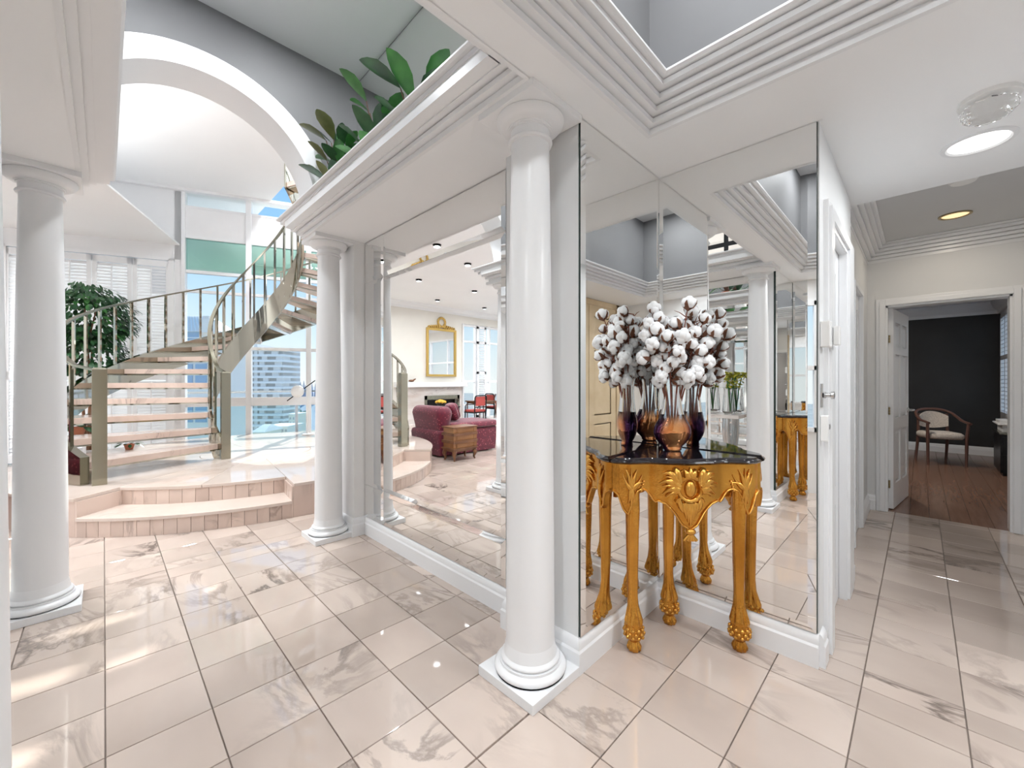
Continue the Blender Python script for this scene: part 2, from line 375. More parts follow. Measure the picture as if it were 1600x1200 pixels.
# the tall void: cornice round three sides, ledges and upper walls
struct('trim_cornice', MB().sweep([(-.39,2.79),(-.075,2.79),(-.075,.84),(.895,.84),(.895,2.79),(1.215,2.79)], PROF), M['trimw'])
struct('trim_ledge', MB().box(.80,1.22,.86,2.80,1.96,2.024).box(-.40,.02,.86,2.80,1.96,2.024).box(-.06,.88,.80,.90,1.96,2.024), M['trimw'])
for q in ((-.44,-.40,.80,2.79,2.02,3.05),(1.222,1.262,.80,2.79,2.02,3.05),(-.44,1.26,.76,.80,2.0,3.05)): struct('wall_upper', MB().box(*q), M['void'])
struct('ceiling', MB().box(-.44,1.26,.76,3.0,3.03,3.08), M['tray'])
# arches
def arch(name, y0, y1, r0, r1, zc=2.05, cx=.375, n=48, z0=2.02, m='trimw'):
    rings = []
    for k in range(n+1):
        a = pi*k/n; c_, s_ = cos(a), sin(a)
        rings.append([(cx+r0*c_,y0,zc+r0*s_),(cx+r1*c_,y0,zc+r1*s_),(cx+r1*c_,y1,zc+r1*s_),(cx+r0*c_,y1,zc+r0*s_)])
    rings = [[(x,y,z0) for x,y,z in rings[0]]]+rings+[[(x,y,z0) for x,y,z in rings[-1]]]
    return struct(name, MB().loft(rings), M[m], smooth=30)
arch('trim_arch', 2.60, 2.80, .54, .645); arch('trim_arch', 2.585, 2.815, .53, .545)
arch('trim_arch', .88, 1.02, .54, .645)
def spandrel(y0, y1, m):
    mb = MB(); n = 40
    for k in range(n):
        a0, a1 = pi*k/n, pi*(k+1)/n; q = [(.375+.645*cos(a), 2.05+.645*sin(a)) for a in (a0, a1)]
        top = 3.04; A, B = q
        vs = [(A[0],y0,A[1]),(B[0],y0,B[1]),(B[0],y0,top),(A[0],y0,top)]
        mb.loft([vs, [(x,y1,z) for x,_,z in vs]])
    mb.box(1.02,1.225,y0,y1,2.02,3.04).box(-.405,-.27,y0,y1,2.02,3.04)
    return struct('wall_spandrel', mb, m)
spandrel(2.72, 2.79, M['void'])
# ---- foyer walls (thick blocks behind the mirrors) and pilasters
struct('wall_right', MB().box(1.225,1.80,.846,2.83,0,3.05).box(1.771,1.80,.25,.846,0,1.95).box(1.80,2.66,.268,.30,0,1.95).box(1.80,1.965,.25,.268,0,1.95).box(2.405,2.66,.25,.268,0,1.95).box(1.965,2.405,.25,.268,1.59,1.95)
       .box(2.66,2.68,.25,.33,0,1.95).box(2.66,3.215,.295,.34,0,2.08).box(3.645,4.30,.295,.34,0,2.08).box(3.215,3.645,.332,.34,0,1.58).box(3.215,3.645,.295,.34,1.58,2.08), M['wall'])
struct('wall_left', MB().box(-.98,-.405,.846,2.83,0,3.05), M['wall']); struct('wall_left', MB().box(-.98,-.951,.25,.846,0,1.95), M['wall'])
struct('trim_pilaster', MB().box(1.158,1.226,.835,1.19,0,CZ), M['wall'])
struct('trim_pilaster', MB().box(1.143,1.226,2.588,2.832,0,CZ), M['white'])
struct('trim_pilaster', MB().box(-.406,-.338,.835,1.0,0,CZ), M['white'])
struct('trim_pilaster', MB().box(-.406,-.335,2.588,2.832,0,CZ), M['white'])
struct('wall_back', MB().box(-1.0,1.95,-1.0,-.95,0,2.0), M['wall'])
struct('wall_left', MB().box(-1.0,-.95,-.95,-.62,0,2.0).box(-1.0,-.95,-.62,.10,0,.55).box(-1.0,-.95,-.62,.10,1.72,2.0).box(-1.0,-.95,.10,.26,0,2.0), M['white'])
struct('wall_front', MB().box(1.86,1.90,-.95,-.62,0,2.0).box(1.86,4.40,-.66,-.62,0,2.08), M['wall'])
# skirting: profile swept along every wall foot
BP = [(0,0),(.018,0),(.018,.072),(.013,.080),(.013,.098),(.006,.112),(0,.116)]
def base(path, name='baseboard_foyer', m='trimw'): struct(name, MB().sweep(path, BP), M[m], smooth=30)
base([(1.771,.25),(1.771,.846),(1.158,.846-.011),(1.158,1.19),(1.225,1.19),(1.225,2.588),(1.143,2.588),(1.143,2.832)], 'baseboard_right')
base([(-.335,2.832),(-.335,2.588),(-.405,2.588),(-.405,1.0),(-.338,1.0),(-.338,.835),(-.951,.846),(-.951,.25)], 'baseboard_left')
base([(1.84,.25),(1.771,.25)], 'baseboard_right')
base([(3.15,.295),(2.66,.295),(2.66,.25),(2.615,.25)], 'baseboard_right'); base([(4.30,.295),(3.72,.295)], 'baseboard_right')
base([(4.25,.245),(4.25,.295)], 'baseboard_end')
base([(-.95,-.95),(1.90,-.95)], 'baseboard_back')
base([(1.90,-.62),(4.25,-.62)], 'baseboard_front')
# tray crown at the end of the hall
struct('trim_tray', MB().sweep([(2.75,.295),(2.75,-.62),(4.25,-.62),(4.25,.295)], [(o*.95, z+.012) for o, z in PROF[:-1]], True), M['trimw'])

# ---- hall end wall with doorway
HX = 4.25; DO0, DO1, DOZ = -.432, .188, 1.578
struct('wall_end', MB().box(HX,HX+.10,DO1,.34,0,2.08).box(HX,HX+.10,-.66,DO0,0,2.08).box(HX,HX+.10,DO0,DO1,DOZ,2.08), M['wall'])
def casing(name, ax, lo, hi, top, face, w=.055, side=-1, d=.022):
    """door casing on a wall; ax 'y' means the opening runs along y on a wall facing -x at x=face"""
    mb = MB()
    for q, dd, a in ((w, d*.55, 0), (w*.62, d, .003)):
        for u0, u1, z0, z1 in ((lo-q,lo-a,a,top+q), (hi+a,hi+q,a,top+q), (lo-a,hi+a,top+a,top+q)):
            if ax == 'y': mb.box(face-dd,face+.002,u0,u1,z0,z1)
            else: mb.box(u0,u1,face-dd,face+.002,z0,z1)
    return struct(name, mb, M['trimw'], bevel=.002)
casing('trim_casing', 'y', DO0, DO1, DOZ, HX)
struct('trim_jamb', MB().box(HX,HX+.11,DO1-.012,DO1,0,DOZ).box(HX,HX+.11,DO0,DO0+.012,0,DOZ).box(HX,HX+.11,DO0,DO1,DOZ-.012,DOZ), M['trimw'])
# ---- closed closet doors along the hall
def panel_door(name, at, ux, un, w, h, t=.03, cols=2, rows=((.07,.44),(.52,1.13),(1.21,1.45)), m='trimw', parent=None, stile=.075):
    """six-panel leaf: at = foot of hinge edge, ux = along the leaf, un = its visible face"""
    root = parent
    at = Vector(at); ux = Vector(ux); un = Vector(un); mb = MB(); uz = Vector((0,0,1))
    def slab(a0, a1, z0, z1, d0, d1):
        mb.obox(at+ux*(a0+a1)/2+uz*(z0+z1)/2+un*(d0+d1)/2, ux*(a1-a0)/2, un*(d1-d0)/2, uz*(z1-z0)/2)
    s = stile; rows = [(a*h/1.55, b*h/1.55) for a, b in rows]; pw = (w-s*(cols+1))/cols
    for k in range(cols+1): slab(k*(pw+s), k*(pw+s)+s, 0, h, -t/2, t/2)
    zz = [0]+[q for r in rows for q in r]+[h]
    for k in range(0, len(zz), 2):
        for c_ in range(cols): slab(s+c_*(pw+s), s+c_*(pw+s)+pw, zz[k], zz[k+1], -t/2, t/2)
    leaf = struct('door_leaf', mb, M[m], root)
    for r in rows:
        for c_ in range(cols):
            a0 = s+c_*(pw+s); pb = MB()
            q = [(0, .0), (.012, .0), (.028, .30)]
            for sg in (1, -1):
                rings = [[at+ux*x+uz*z+un*sg*(t/2*.45+dd*t*.35) for x, z in ((a0+e,r[0]+e),(a0+pw-e,r[0]+e),(a0+pw-e,r[1]-e),(a0+e,r[1]-e))] for e, dd in q]
                pb.loft(rings)
            struct('door_panel', pb, M[m], root)
    return leaf
d1 = sroot('door_1', (1.97,.282,0)); panel_door('door_1', (1.97,.282,.004), (1,0,0), (0,-1,0), .43, 1.575, parent=d1, cols=1, stile=.09)
d1['label'] = 'white panelled closet door with a round lock in the hall wall'
struct('trim_jamb', MB().box(1.962,1.972,.2395,.266,0,1.583).box(2.398,2.408,.2395,.266,0,1.583).box(1.962,2.408,.2395,.266,1.583,1.592), M['trimw'])
mbk = MB()
for x0, x1, z1 in ((1.862,1.97,1.665),(2.40,2.60,1.665)):
    mbk.box(x0,x1,.236,.252,0,z1); mbk.box(x0+.02,x1-.025,.227,.236,0,z1-.02)
mbk.box(1.97,2.40,.236,.252,1.585,1.665); mbk.box(1.945,2.42,.2272,.2362,1.605,1.645)
struct('trim_casing', mbk, M['trimw'])
d2 = sroot('door_2', (3.22,.31,0)); panel_door('door_2', (3.216,.3125,.004), (1,0,0), (0,-1,0), .428, 1.572, parent=d2, cols=1, t=.028)
casing('trim_casing', 'x', 3.21, 3.65, 1.575, .295)
lk = MB(); lk.obox((2.115,.262,.728),(.0001,0,0),(0,.0001,0),(0,0,.0001))
def disc(mb, c, nrm, prof, n=20):
    """prof: list of (radius, height along nrm)"""
    c = Vector(c); nrm = Vector(nrm).normalized(); u = nrm.orthogonal().normalized(); w = nrm.cross(u)
    return mb.loft([[c+nrm*h+(u*cos(2*pi*i/n)+w*sin(2*pi*i/n))*r for i in range(n)] for r, h in prof])
lkr = struct('lock', disc(MB(), (2.13,.267,.722), (0,-1,0), [(.022,0),(.022,.008),(.016,.012),(.016,.008),(.009,.008),(.009,.014),(.002,.014)]), M['blackm'], d1, smooth=30)
# ---- open door of the dark room
hd = sroot('door_3', (4.345,.172,0)); ang = Vector((.684,-.085,0)).normalized(); nn = Vector((ang.y,-ang.x,0))
panel_door('door_3', (4.345,.165,.008), ang, nn, .61, 1.558, t=.034, parent=hd, rows=((.19,.60),(.70,1.20),(1.26,1.45)))
hd['label'] = 'white six-panel door standing open into the dark room'
for z in (.20,.77,1.33):
    hb = MB().box(4.318,4.352,.176,.190,z-.035,z+.035)
    for q in (-.02,0,.02): hb.lathe([(.007,z+q-.009),(.007,z+q+.009)], 4.326, .172, 8)
    struct('hinge', hb, M['brass'], hd)
hp = Vector((4.345,.165,.755))+ang*.56
hm = disc(MB(), hp+nn*.017, nn, [(.022,0),(.022,.008),(.01,.012),(.01,.04)]); hm.tube([hp+nn*.052, hp+nn*.055-ang*.03, hp+nn*.05-ang*.085], [.010,.009,.007]); hm.tube([hp+nn*.052+ang*.03, hp+nn*.052], .009)
disc(hm, hp-nn*.017, -nn, [(.022,0),(.022,.008),(.01,.012),(.01,.04)]); hm.tube([hp-nn*.052, hp-nn*.055-ang*.085], [.010,.007])
struct('door_handle', hm, M['steel'], hd, smooth=40)
# ---- dark room
pk = struct('floor', MB().box(4.28,8.6,-.8,1.0,-.06,-.012), M['grout'])
NP = 17; yw = (1.0+.78)/NP
for i in range(NP):
    y0 = -.78+i*yw; cut = 5.2+((i*37) % 13)*.2
    for x0, x1 in ((4.282,cut),(cut,8.5)):
        MB().loft([[(x0+q,y0+q,z),(x1-q,y0+q,z),(x1-q,y0+yw-q,z),(x0+q,y0+yw-q,z)] for q, z in ((.0008,-.012),(.0008,-.0015),(.0022,0))]).build('plank', M['plank'], pk, recalc=False)
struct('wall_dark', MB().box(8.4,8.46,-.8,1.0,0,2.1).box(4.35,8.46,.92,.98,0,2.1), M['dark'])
WX0, WX1, WZ0, WZ1 = 7.02, 8.27, .56, 1.86
struct('wall_window', MB().box(4.35,WX0,-.81,-.75,0,2.1).box(WX1,8.46,-.81,-.75,0,2.1).box(WX0,WX1,-.81,-.75,0,WZ0).box(WX0,WX1,-.81,-.75,WZ1,2.1), M['white'])
struct('ceiling', MB().box(4.35,8.46,-.81,1.0,2.06,2.1), M['ceil'])
struct('trim_crown', MB().sweep([(4.35,.92),(4.35,-.75),(8.4,-.75),(8.4,.92)], [(0,1.90),(.02,1.90),(.03,1.94),(.07,1.98),(.09,2.04),(.09,2.06),(0,2.06)], True), M['wall'], smooth=30)
base([(8.4,-.75),(8.4,.92)], 'baseboard_dark')
w5 = sroot('window_5', (7.6,-.75,1)); wf = MB()
for a in (WX0, WX1-.05): wf.box(a,a+.05,-.775,-.735,WZ0,WZ1)
for z in (WZ0, WZ1-.05, 1.28): wf.box(WX0,WX1,-.775,-.735,z,z+.05)
for a in (7.42, 7.84): wf.box(a,a+.04,-.775,-.735,WZ0,WZ1)
struct('window_frame', wf, M['trimw'], w5); lv = MB()
z = WZ0+.07
while z < WZ1-.06:
    lv.obox((7.65,-.755,z),(.58,0,0),(0,.018,-.004),(0,0,.002)); z += .050
o = lv.build('louvers', M['trimw'], w5, kind='stuff')
struct('pane', MB().box(WX0,WX1,-.80,-.797,WZ0,WZ1), M['glass'], w5)

# ---- stair hall and living room shell
SLZ = wz(2.565)
se = Vector((1.66,6.62)); 
sl = MB().prism([(-6,2.79),(1.70,2.79),(1.70,8.0),(-6,9.6)], SLZ, SLZ+.16)
struct('ceiling', sl, M['ceil'])
struct('ceiling', MB().box(1.5,3.4,2.79,8.0,5.2,5.3), M['ceil'])
# dropped ceiling over the living room, its free edge running to the window wall
e0 = Vector(wp(-.03,-.02)); e1 = e0-WN*5.2; lz = 2.84
e1y = 2.81; tt = (e0.y-e1y)/WN.y; e1 = e0-WN*tt
struct('ceiling', MB().prism([(-6,2.80),(e1.x,2.80),(e0.x,e0.y),(wp(-1.95)[0],wp(-1.95)[1]-.02),(wp(-1.95)[0],8.5),(-6,8.5)], lz, lz+.02), M['ceil'])
for q in ((-.44,1.226,2.79,2.83,3.0,SLZ),(1.226,3.2,2.832,2.86,0,5.3),(-6,-.44,2.832,2.86,0,SLZ)): struct('wall_upper', MB().box(*q), M['white'])
struct('wall_right', MB().box(3.05,3.15,2.79,6.2,0,5.3).box(1.70,3.15,2.75,2.79,SLZ,5.3), M['white'])
struct('wall_upper', MB().box(1.66,1.70,5.6,8.0,SLZ+.16,5.3), M['white'])
# window wall
s_end = 2.35
ww = MB(); wbox(ww,-2.0,s_end,-.06,.06,wz(2.33)+.0,wz(2.33)+.001)
ww = MB()
wbox(ww,-2.0,0,-.03,.10,wz(1.62),SLZ+1.8); wbox(ww,-.085,0,-.03,.10,0,SLZ); wbox(ww,0,s_end,-.03,.10,wz(1.958),wz(2.34)); wbox(ww,-2.0,s_end,-.05,.10,SLZ-.03,SLZ+.02)
wbox(ww,-2.02,-1.70,-.03,.10,0,SLZ)
struct('wall_window', ww, M['white'])
hb = MB(); wbox(hb,-2.0,s_end,-.10,-.05,SLZ-.035,SLZ+.005); struct('trim_header', hb, M['white'])
w1 = sroot('window_1', (*wp(1.1),1)); mu = .0
for s_ in (0.0,.756,1.512,2.268):
    q = MB(); wbox(q,s_-.034 if s_ else -.01,s_+.034,-.05,.05,0,SLZ+1.6); struct('mullion', q, M['trimw'], w1, bevel=.004)
tz = [(0,.05),(wz(-.345),wz(-.225)),(wz(.44),wz(.485)),(wz(1.20),wz(1.235)),(wz(1.46),wz(1.50)),(wz(1.925),wz(1.965)),(wz(2.33),wz(2.36)),(5.0,5.06)]
for z0, z1 in tz:
    q = MB(); wbox(q,0,s_end,-.035,.035,z0,z1); struct('transom', q, M['trimw'], w1)
for b in range(3):
    for k in range(len(tz)-1):
        z0, z1 = tz[k][1], tz[k+1][0]
        if k == 5: continue
        q = MB(); wbox(q,b*.756+.03,b*.756+.726,-.006,.006,z0,z1); struct('pane', q, M['greeng'] if k == 4 else M['glass'], w1)
# shuttered window left of it
w2 = sroot('window_2', (*wp(-.9),1)); fz = 2.615
q = MB()
for s_ in (-.115,-1.70): wbox(q,s_-.03,s_+.03,-.06,.0,0,fz+.03)
wbox(q,-1.73,-.085,-.06,0,fz-.0,fz+.04); struct('window_frame', q, M['trimw'], w2)
lm = MB()
for i in range(4):
    a1 = -.125-i*.394; a0 = a1-.388; fr = MB()
    for u0, u1 in ((a0,a0+.045),(a1-.045,a1)): wbox(fr,u0,u1,-.055,-.025,.02,fz-.01)
    for z0, z1 in ((.02,.12),(1.02,1.12),(fz-.09,fz-.01)): wbox(fr,a0,a1,-.055,-.025,z0,z1)
    sp_ = struct('shutter_panel', fr, M['trimw'], w2)
    lm = MB()
    for z0, z1 in ((.12,1.02),(1.12,fz-.09)):
        z = z0+.02
        while z < z1-.01:
            A = Vector((*wp(a0+.04,-.04),z)); B = Vector((*wp(a1-.04,-.04),z)); up = Vector((WN.x*.010,WN.y*.010,.021))
            lm.obox((A+B)/2, (B-A)/2, up, Vector((WN.x,WN.y,-.45)).normalized()*.0025); z += .040
        wbox(lm,(a0+a1)/2-.006,(a0+a1)/2+.006,-.075,-.062,z0+.02,z1-.02)
    lm.build('louvers', M['trimw'], sp_, kind='stuff')
struct('pane', wbox(MB(),-1.70,-.09,.05,.055,0.02,fz), M['glass'], w2)
# living room shell
LX = -5.7; LY = 8.4
struct('wall_return', MB().box(wp(-2.0)[0]-.06,wp(-2.0)[0],wp(-2.0)[1]-.03,LY+.05,0,SLZ), M['cream'])
FW0, FW1 = -4.15, -5.62          # window opening on the fireplace wall
struct('wall_fireplace', MB().box(FW0,wp(-2.0)[0],LY,LY+.1,0,SLZ).box(LX,FW1,LY,LY+.1,0,SLZ).box(FW1,FW0,LY,LY+.1,2.50,SLZ), M['cream'])
struct('wall_side', MB().box(LX-.1,LX,2.79,3.6,0,SLZ).box(LX-.1,LX,7.6,LY+.1,0,SLZ).box(LX-.1,LX,3.6,7.6,2.4,SLZ), M['cream'])
w3 = sroot('window_3', ((FW0+FW1)/2,LY,1)); q = MB()
for x in (FW0-.04, FW1, -4.62, -5.10): q.box(x,x+.05,LY-.03,LY+.05,0,2.50)
for z in (0,.36,.98,2.02,2.44): q.box(FW1,FW0,LY-.02,LY+.04,z,z+.05)
struct('window_frame', q, M['trimw'], w3); struct('pane', MB().box(FW1,FW0,LY+.045,LY+.05,0,2.5), M['glass'], w3)
q = MB()
for x0, x1 in ((-4.90,-4.60),):
    for a in (x0, x1-.05): q.box(a,a+.05,LY-.09,LY-.05,.05,2.46)
    for z in (.05,1.2,2.0,2.40): q.box(x0,x1,LY-.09,LY-.05,z,z+.06)
sp_ = struct('shutter_panel', q, M['trimw'], w3); lm = MB(); z = .14
while z < 2.38: lm.obox((-4.75,LY-.07,z),(.11,0,0),(0,.024,-.012),(0,0,.004)); z += .060
lm.build('louvers', M['trimw'], sp_, kind='stuff')
w4 = sroot('window_4', (LX,5.6,1)); q = MB()
for y in (3.6,4.58,5.58,6.58,7.55): q.box(LX-.06,LX+.02,y,y+.05,0,2.4)
for z in (0,.5,1.6,2.35): q.box(LX-.05,LX+.01,3.6,7.6,z,z+.05)
struct('window_frame', q, M['trimw'], w4); struct('pane', MB().box(LX-.09,LX-.085,3.6,7.6,0,2.4), M['glass'], w4)
struct('trim_crown', MB().sweep([(wp(-2.0)[0]-.06,LY),(LX,LY),(LX,2.83)], [(0,2.70),(.02,2.70),(.04,2.75),(.10,2.79),(.12,2.84),(0,2.84)]), M['trimw'], smooth=30)
base([(FW0,LY),(-3.95,LY)], 'baseboard_living')
# window of the foyer behind the camera's left
w6 = sroot('window_6', (-.95,-.26,1.1)); q = MB()
for y in (-.62,-.28,.06): q.box(-.99,-.93,y,y+.04,.55,1.72)
for z in (.55,1.1,1.68): q.box(-.99,-.93,-.62,.10,z,z+.04)
struct('window_frame', q, M['trimw'], w6); struct('pane', MB().box(-.985,-.982,-.62,.10,.55,1.72), M['glass'], w6)
# entrance doors of tan oak behind the camera
d4 = sroot('door_4', (-.75,-.93,0))
for k in range(2): panel_door('door_4', (-.78+k*.56,-.925,.004), (1,0,0), (0,1,0), .55, 1.84, t=.03, parent=d4, m='oak', cols=1, stile=.1)
casing2 = MB().box(-.86,-.79,-.95,-.90,0,1.9).box(.35,.42,-.95,-.90,0,1.9).box(-.86,.42,-.95,-.90,1.845,1.905); struct('trim_casing', casing2, M['oak'])
# ---- deck, ground
struct('floor_deck', MB().prism([wp(-2.6,.10),wp(5,.10),(7.5,8.35),(-3,8.35)] if False else [(wp(-2.0,.1)[0],wp(-2.0,.1)[1]),wp(3.2,.1),(7,5.0),(7,8.36),(-1.2,8.36)], -.25, -.10), M['deck'])
struct('ground', MB().box(-900,900,-300,1500,-42,-40), M['land'])
fa = MB(); wbox(fa,-.2,4,.45,.60,2.66,3.16); wbox(fa,.65,4,.40,.45,2.78,2.86); struct('trim_balcony', fa, M['concl'])
# ================================================================== COLUMNS
def column(x, y, label):
    r = thing('column', label, 'column', (x,y,0), 'white columns of the foyer')
    MB().box(x-.125,x+.125,y-.125,y+.125,0,.032).build('plinth', M['trimw'], r, bevel=.002)
    b = [(.118,.032)]+[(.112+.010*sin(pi*t/6), .032+.026*t/6) for t in range(7)]+[(.104,.060),(.104,.068)]+[(.094+.006*sin(pi*t/5), .068+.016*t/5) for t in range(6)]+[(.090,.088),(.088,.10),(.083,.125)]
    MB().lathe(b, x, y, 48).build('base_mouldings', M['trimw'], r, smooth=35)
    sh = [(.083,.125)]+[(.083-.0005*t-.0125*(t/12)**1.8, .125+1.675*t/12) for t in range(1,13)]
    MB().lathe(sh, x, y, 48).build('shaft', M['trimw'], r, smooth=35)
    c_ = [(.066,1.800),(.073,1.802),(.076,1.808),(.073,1.814),(.067,1.817),(.067,1.842),(.073,1.843),(.073,1.847),(.077,1.848),(.077,1.852)]+[(.080+.034*sin(pi/2*t/6), 1.853+.030*(1-cos(pi/2*t/6))) for t in range(7)]+[(.112,1.886)]
    MB().lathe(c_, x, y, 48).build('capital', M['trimw'], r, smooth=35)
    MB().box(x-.125,x+.125,y-.125,y+.125,1.886,1.911).build('abacus', M['trimw'], r, bevel=.002)
    return r
column(1.03, .942, 'tall white column beside the mirrored corner niche with the gilt console')
column(1.03, 2.71, 'slim white column at the far end of the large wall mirror')
column(-.193, 2.705, 'broad white column by the round marble steps, plant leaves showing at its edge')
column(-.174, .915, 'near white column whose edge shows as a thin strip at the left border')

# ================================================================== MIRRORS
def pane(root, o, U, N, u0, u1, z0, z1, bw=.025, th=.0042, base=.003, edge='sedge', gq=.0008):
    o = Vector(o); U = Vector(U); N = Vector(N)
    P = lambda u, z, d: o+U*u+Vector((0,0,1))*z+N*d
    def ring(e, d): return [P(u0+e,z0+e,d), P(u1-e,z0+e,d), P(u1-e,z1-e,d), P(u0+e,z1-e,d)]
    mb = MB().loft([ring(gq,0), ring(gq,base), ring(gq+bw,base+th)])
    p_ = mb.build('pane', M['mirror'], root)
    p_.data.materials.append(M['medge'])
    p_.data.materials[1] = M[edge]
    for q in p_.data.polygons:
        if abs(q.normal.dot(N)) < .3 : q.material_index = 1
    return p_
def backing(root, o, U, N, u0, u1, z0, z1):
    o = Vector(o); U = Vector(U); N = Vector(N)
    return MB().loft([[o+U*u+Vector((0,0,z))+N*d for u, z in ((u0,z0),(u1,z0),(u1,z1),(u0,z1))] for d in (-.004,.0004)]).build('backing_board', M['medge'], root)
MZ0, MZ1 = .117, 1.905
def wall_mirror(x, N, label, ys):
    r = thing('wall_mirror', label, 'mirror', (x,1.9,0))
    backing(r, (x,0,0), (0,1,0), N, ys-.002, 2.586, MZ0, MZ1)
    for y0, y1 in ((ys,2.331),(2.331,2.585)):
        for z0, z1 in ((MZ0,.325),(.325,1.643),(1.643,MZ1)): pane(r, (x,0,0), (0,1,0), N, y0, y1, z0, z1)
    return r
wall_mirror(1.218, (-1,0,0), 'large slant-edged wall mirror between the two white columns', 1.252)
wall_mirror(mx(1.218), (1,0,0), 'slant-edged wall mirror across the foyer behind the orchid table', 1.01)
def niche(x, sx, la, lb):
    # pane facing -y along x, and pane facing the foyer along y
    a, b = sorted((x, x-sx*.598)); r = thing('niche_mirror', la, 'mirror', ((a+b)/2,.84,0)); backing(r, (0,.842,0), (1,0,0), (0,-1,0), a, b, MZ0, MZ1+.004)
    pane(r, (0,.842,0), (1,0,0), (0,-1,0), a+.001, b+.008, MZ0, MZ1+.004, base=.015, edge='medge')
    r = thing('niche_mirror', lb, 'mirror', (x,.55,0)); backing(r, (x+sx*.008,0,0), (0,1,0), (-sx,0,0), .254, .838, MZ0, MZ1+.004)
    pane(r, (x+sx*.008,0,0), (0,1,0), (-sx,0,0), .256, .834, MZ0, MZ1+.004)
niche(1.757, 1, 'narrow slant-edged mirror of the corner niche, next to the tall white column', 'wide slant-edged mirror of the corner niche, next to the hall doorway')
niche(mx(1.757), -1, 'mirror of the far niche facing back, seen only as a reflection', 'side mirror of the far niche, seen only as a reflection')

# ================================================================== ROUND PLATFORM
A0, A1 = -138.0, -96.0                       # the two steps are cut between these bearings
def cp(a, r, c=HC): return (c[0]+r*cos(radians(a)), c[1]+r*sin(radians(a)))
def arcpts(a, b, r, n): return [cp(a+(b-a)*i/n, r) for i in range(n+1)]
pf = thing('marble_platform', 'round pink marble platform with two curved steps under the staircase', 'platform', (*HC,0))
rr = PR-.012
MB().prism(arcpts(A1,A0+360,rr,90)+arcpts(A0,A1,PR2-.012,20), 0, PZ-.024).build('core', M['grout'], pf)
SH = .125
MB().prism(arcpts(A0+.1,A1-.1,PR2-.02,20)+arcpts(A1-.1,A0+.1,PR-.014,20), 0, SH-.024).build('step_core', M['grout'], pf)
def curved_tiles(a, b, n, r, z0, z1, name='riser_tile', m='stepm', t=.012, gap=.0012):
    for i in range(n):
        q0 = a+(b-a)*i/n; q1 = a+(b-a)*(i+1)/n; e = math.degrees(gap/r); k = max(2, int((q1-q0)/2))
        rings = []
        for j in range(k+1):
            an = q0+e+(q1-q0-2*e)*j/k; p, q = cp(an, r-t), cp(an, r)
            rings.append([(*p,z0),(*q,z0),(*q,z1),(*p,z1)])
        MB().loft(rings).build(name, M[m], pf, recalc=True)
curved_tiles(A0, A1, 17, PR, .0, SH-.022)
curved_tiles(A0, A1, 13, PR2, SH, PZ-.022)
curved_tiles(A1, 45, 22, PR, 0, PZ-.022); curved_tiles(45, 222, 14, PR, 0, PZ-.022)
for an in (A0, A1):                          # cheeks of the cut
    sg = 1 if an == A0 else -1; d = Vector((cos(radians(an)), sin(radians(an)))); n_ = Vector((-d.y, d.x))*sg
    P0 = Vector(HC)+d*(PR2-.01); P1 = Vector(HC)+d*PR
    MB().loft([[(p.x,p.y,z),(q.x,q.y,z),((q+n_*.012).x,(q+n_*.012).y,z),((p+n_*.012).x,(p+n_*.012).y,z)] for z in (.0,PZ-.022) for p, q in ((P0,P1),)]).build('cheek_slab', M['stepm'], pf)
MB().prism(arcpts(A0+.3,A1-.3,PR2-.012,24)+arcpts(A1-.3,A0+.3,PR+.008,24), SH-.022, SH).build('step_tread', M['stept'], pf, bevel=.003)
for i, (a, b, r1) in enumerate([(A0,-117,PR2+.008),(-117,A1,PR2+.008),(A1,-60,PR+.008),(-60,-15,PR+.008),(-15,40,PR+.008),(40,95,PR+.008),(95,150,PR+.008),(150,190,PR+.008),(190,222,PR+.008)]):
    MB().prism(arcpts(a+.04,b-.04,r1,max(6,int(abs(b-a)/3)))+arcpts(b-.1,a+.1,.5,6), PZ-.022, PZ).build('top_slab', M['stept'], pf, bevel=.003)
MB().lathe([(.497,PZ-.022),(.497,PZ)], HC[0], HC[1], 36).build('top_slab', M['stept'], pf)

# ================================================================== SPIRAL STAIR
ST = thing('spiral_staircase', 'curving open staircase with pink marble treads and polished metal stringers', 'staircase', (*HC,PZ))
DA, RI, RO, KN = 14.4, .43, 1.44, 19
AZ1 = 207.0; RISE = .147
def zn(a): return PZ+RISE*(1+(AZ1-a)/DA)
AE = AZ1-KN*DA
def ribbon(r0, r1, up, dn, a0, a1, n=110):
    rings = []
    for i in range(n+1):
        a = a0+(a1-a0)*i/n; p, q = cp(a, r0), cp(a, r1); zt = zn(a)+up; zb = max(PZ+.001, zn(a)-dn)
        rings.append([(*p,zb),(*q,zb),(*q,max(zt,zb+.05)),(*p,max(zt,zb+.05))])
    return MB().loft(rings)
ribbon(RI-.016, RI+.004, .10, .24, AZ1+8, AE-4).build('inner_stringer', M['metal'], ST, smooth=30)
ribbon(RO-.004, RO+.050, .085, .20, AZ1+3, AE-4).build('outer_stringer', M['metal'], ST, smooth=30)
for k in range(1, KN+1):
    a = AZ1-(k-1)*DA; b = a-DA*1.16; z = PZ+RISE*k; n = 6
    P = arcpts(a, b, RI+.006, n)+arcpts(b, a, RO-.006, n)
    tr = MB().prism(P, z-.050, z).build('tread', M['stepm'], ST, bevel=.002)
    P = arcpts(a-1.2, b+1.0, RI+.02, n)+arcpts(b+.6, a-.6, RO-.02, n)
    MB().prism(P, z-.064, z-.0505).build('tread_tray', M['metal'], tr)
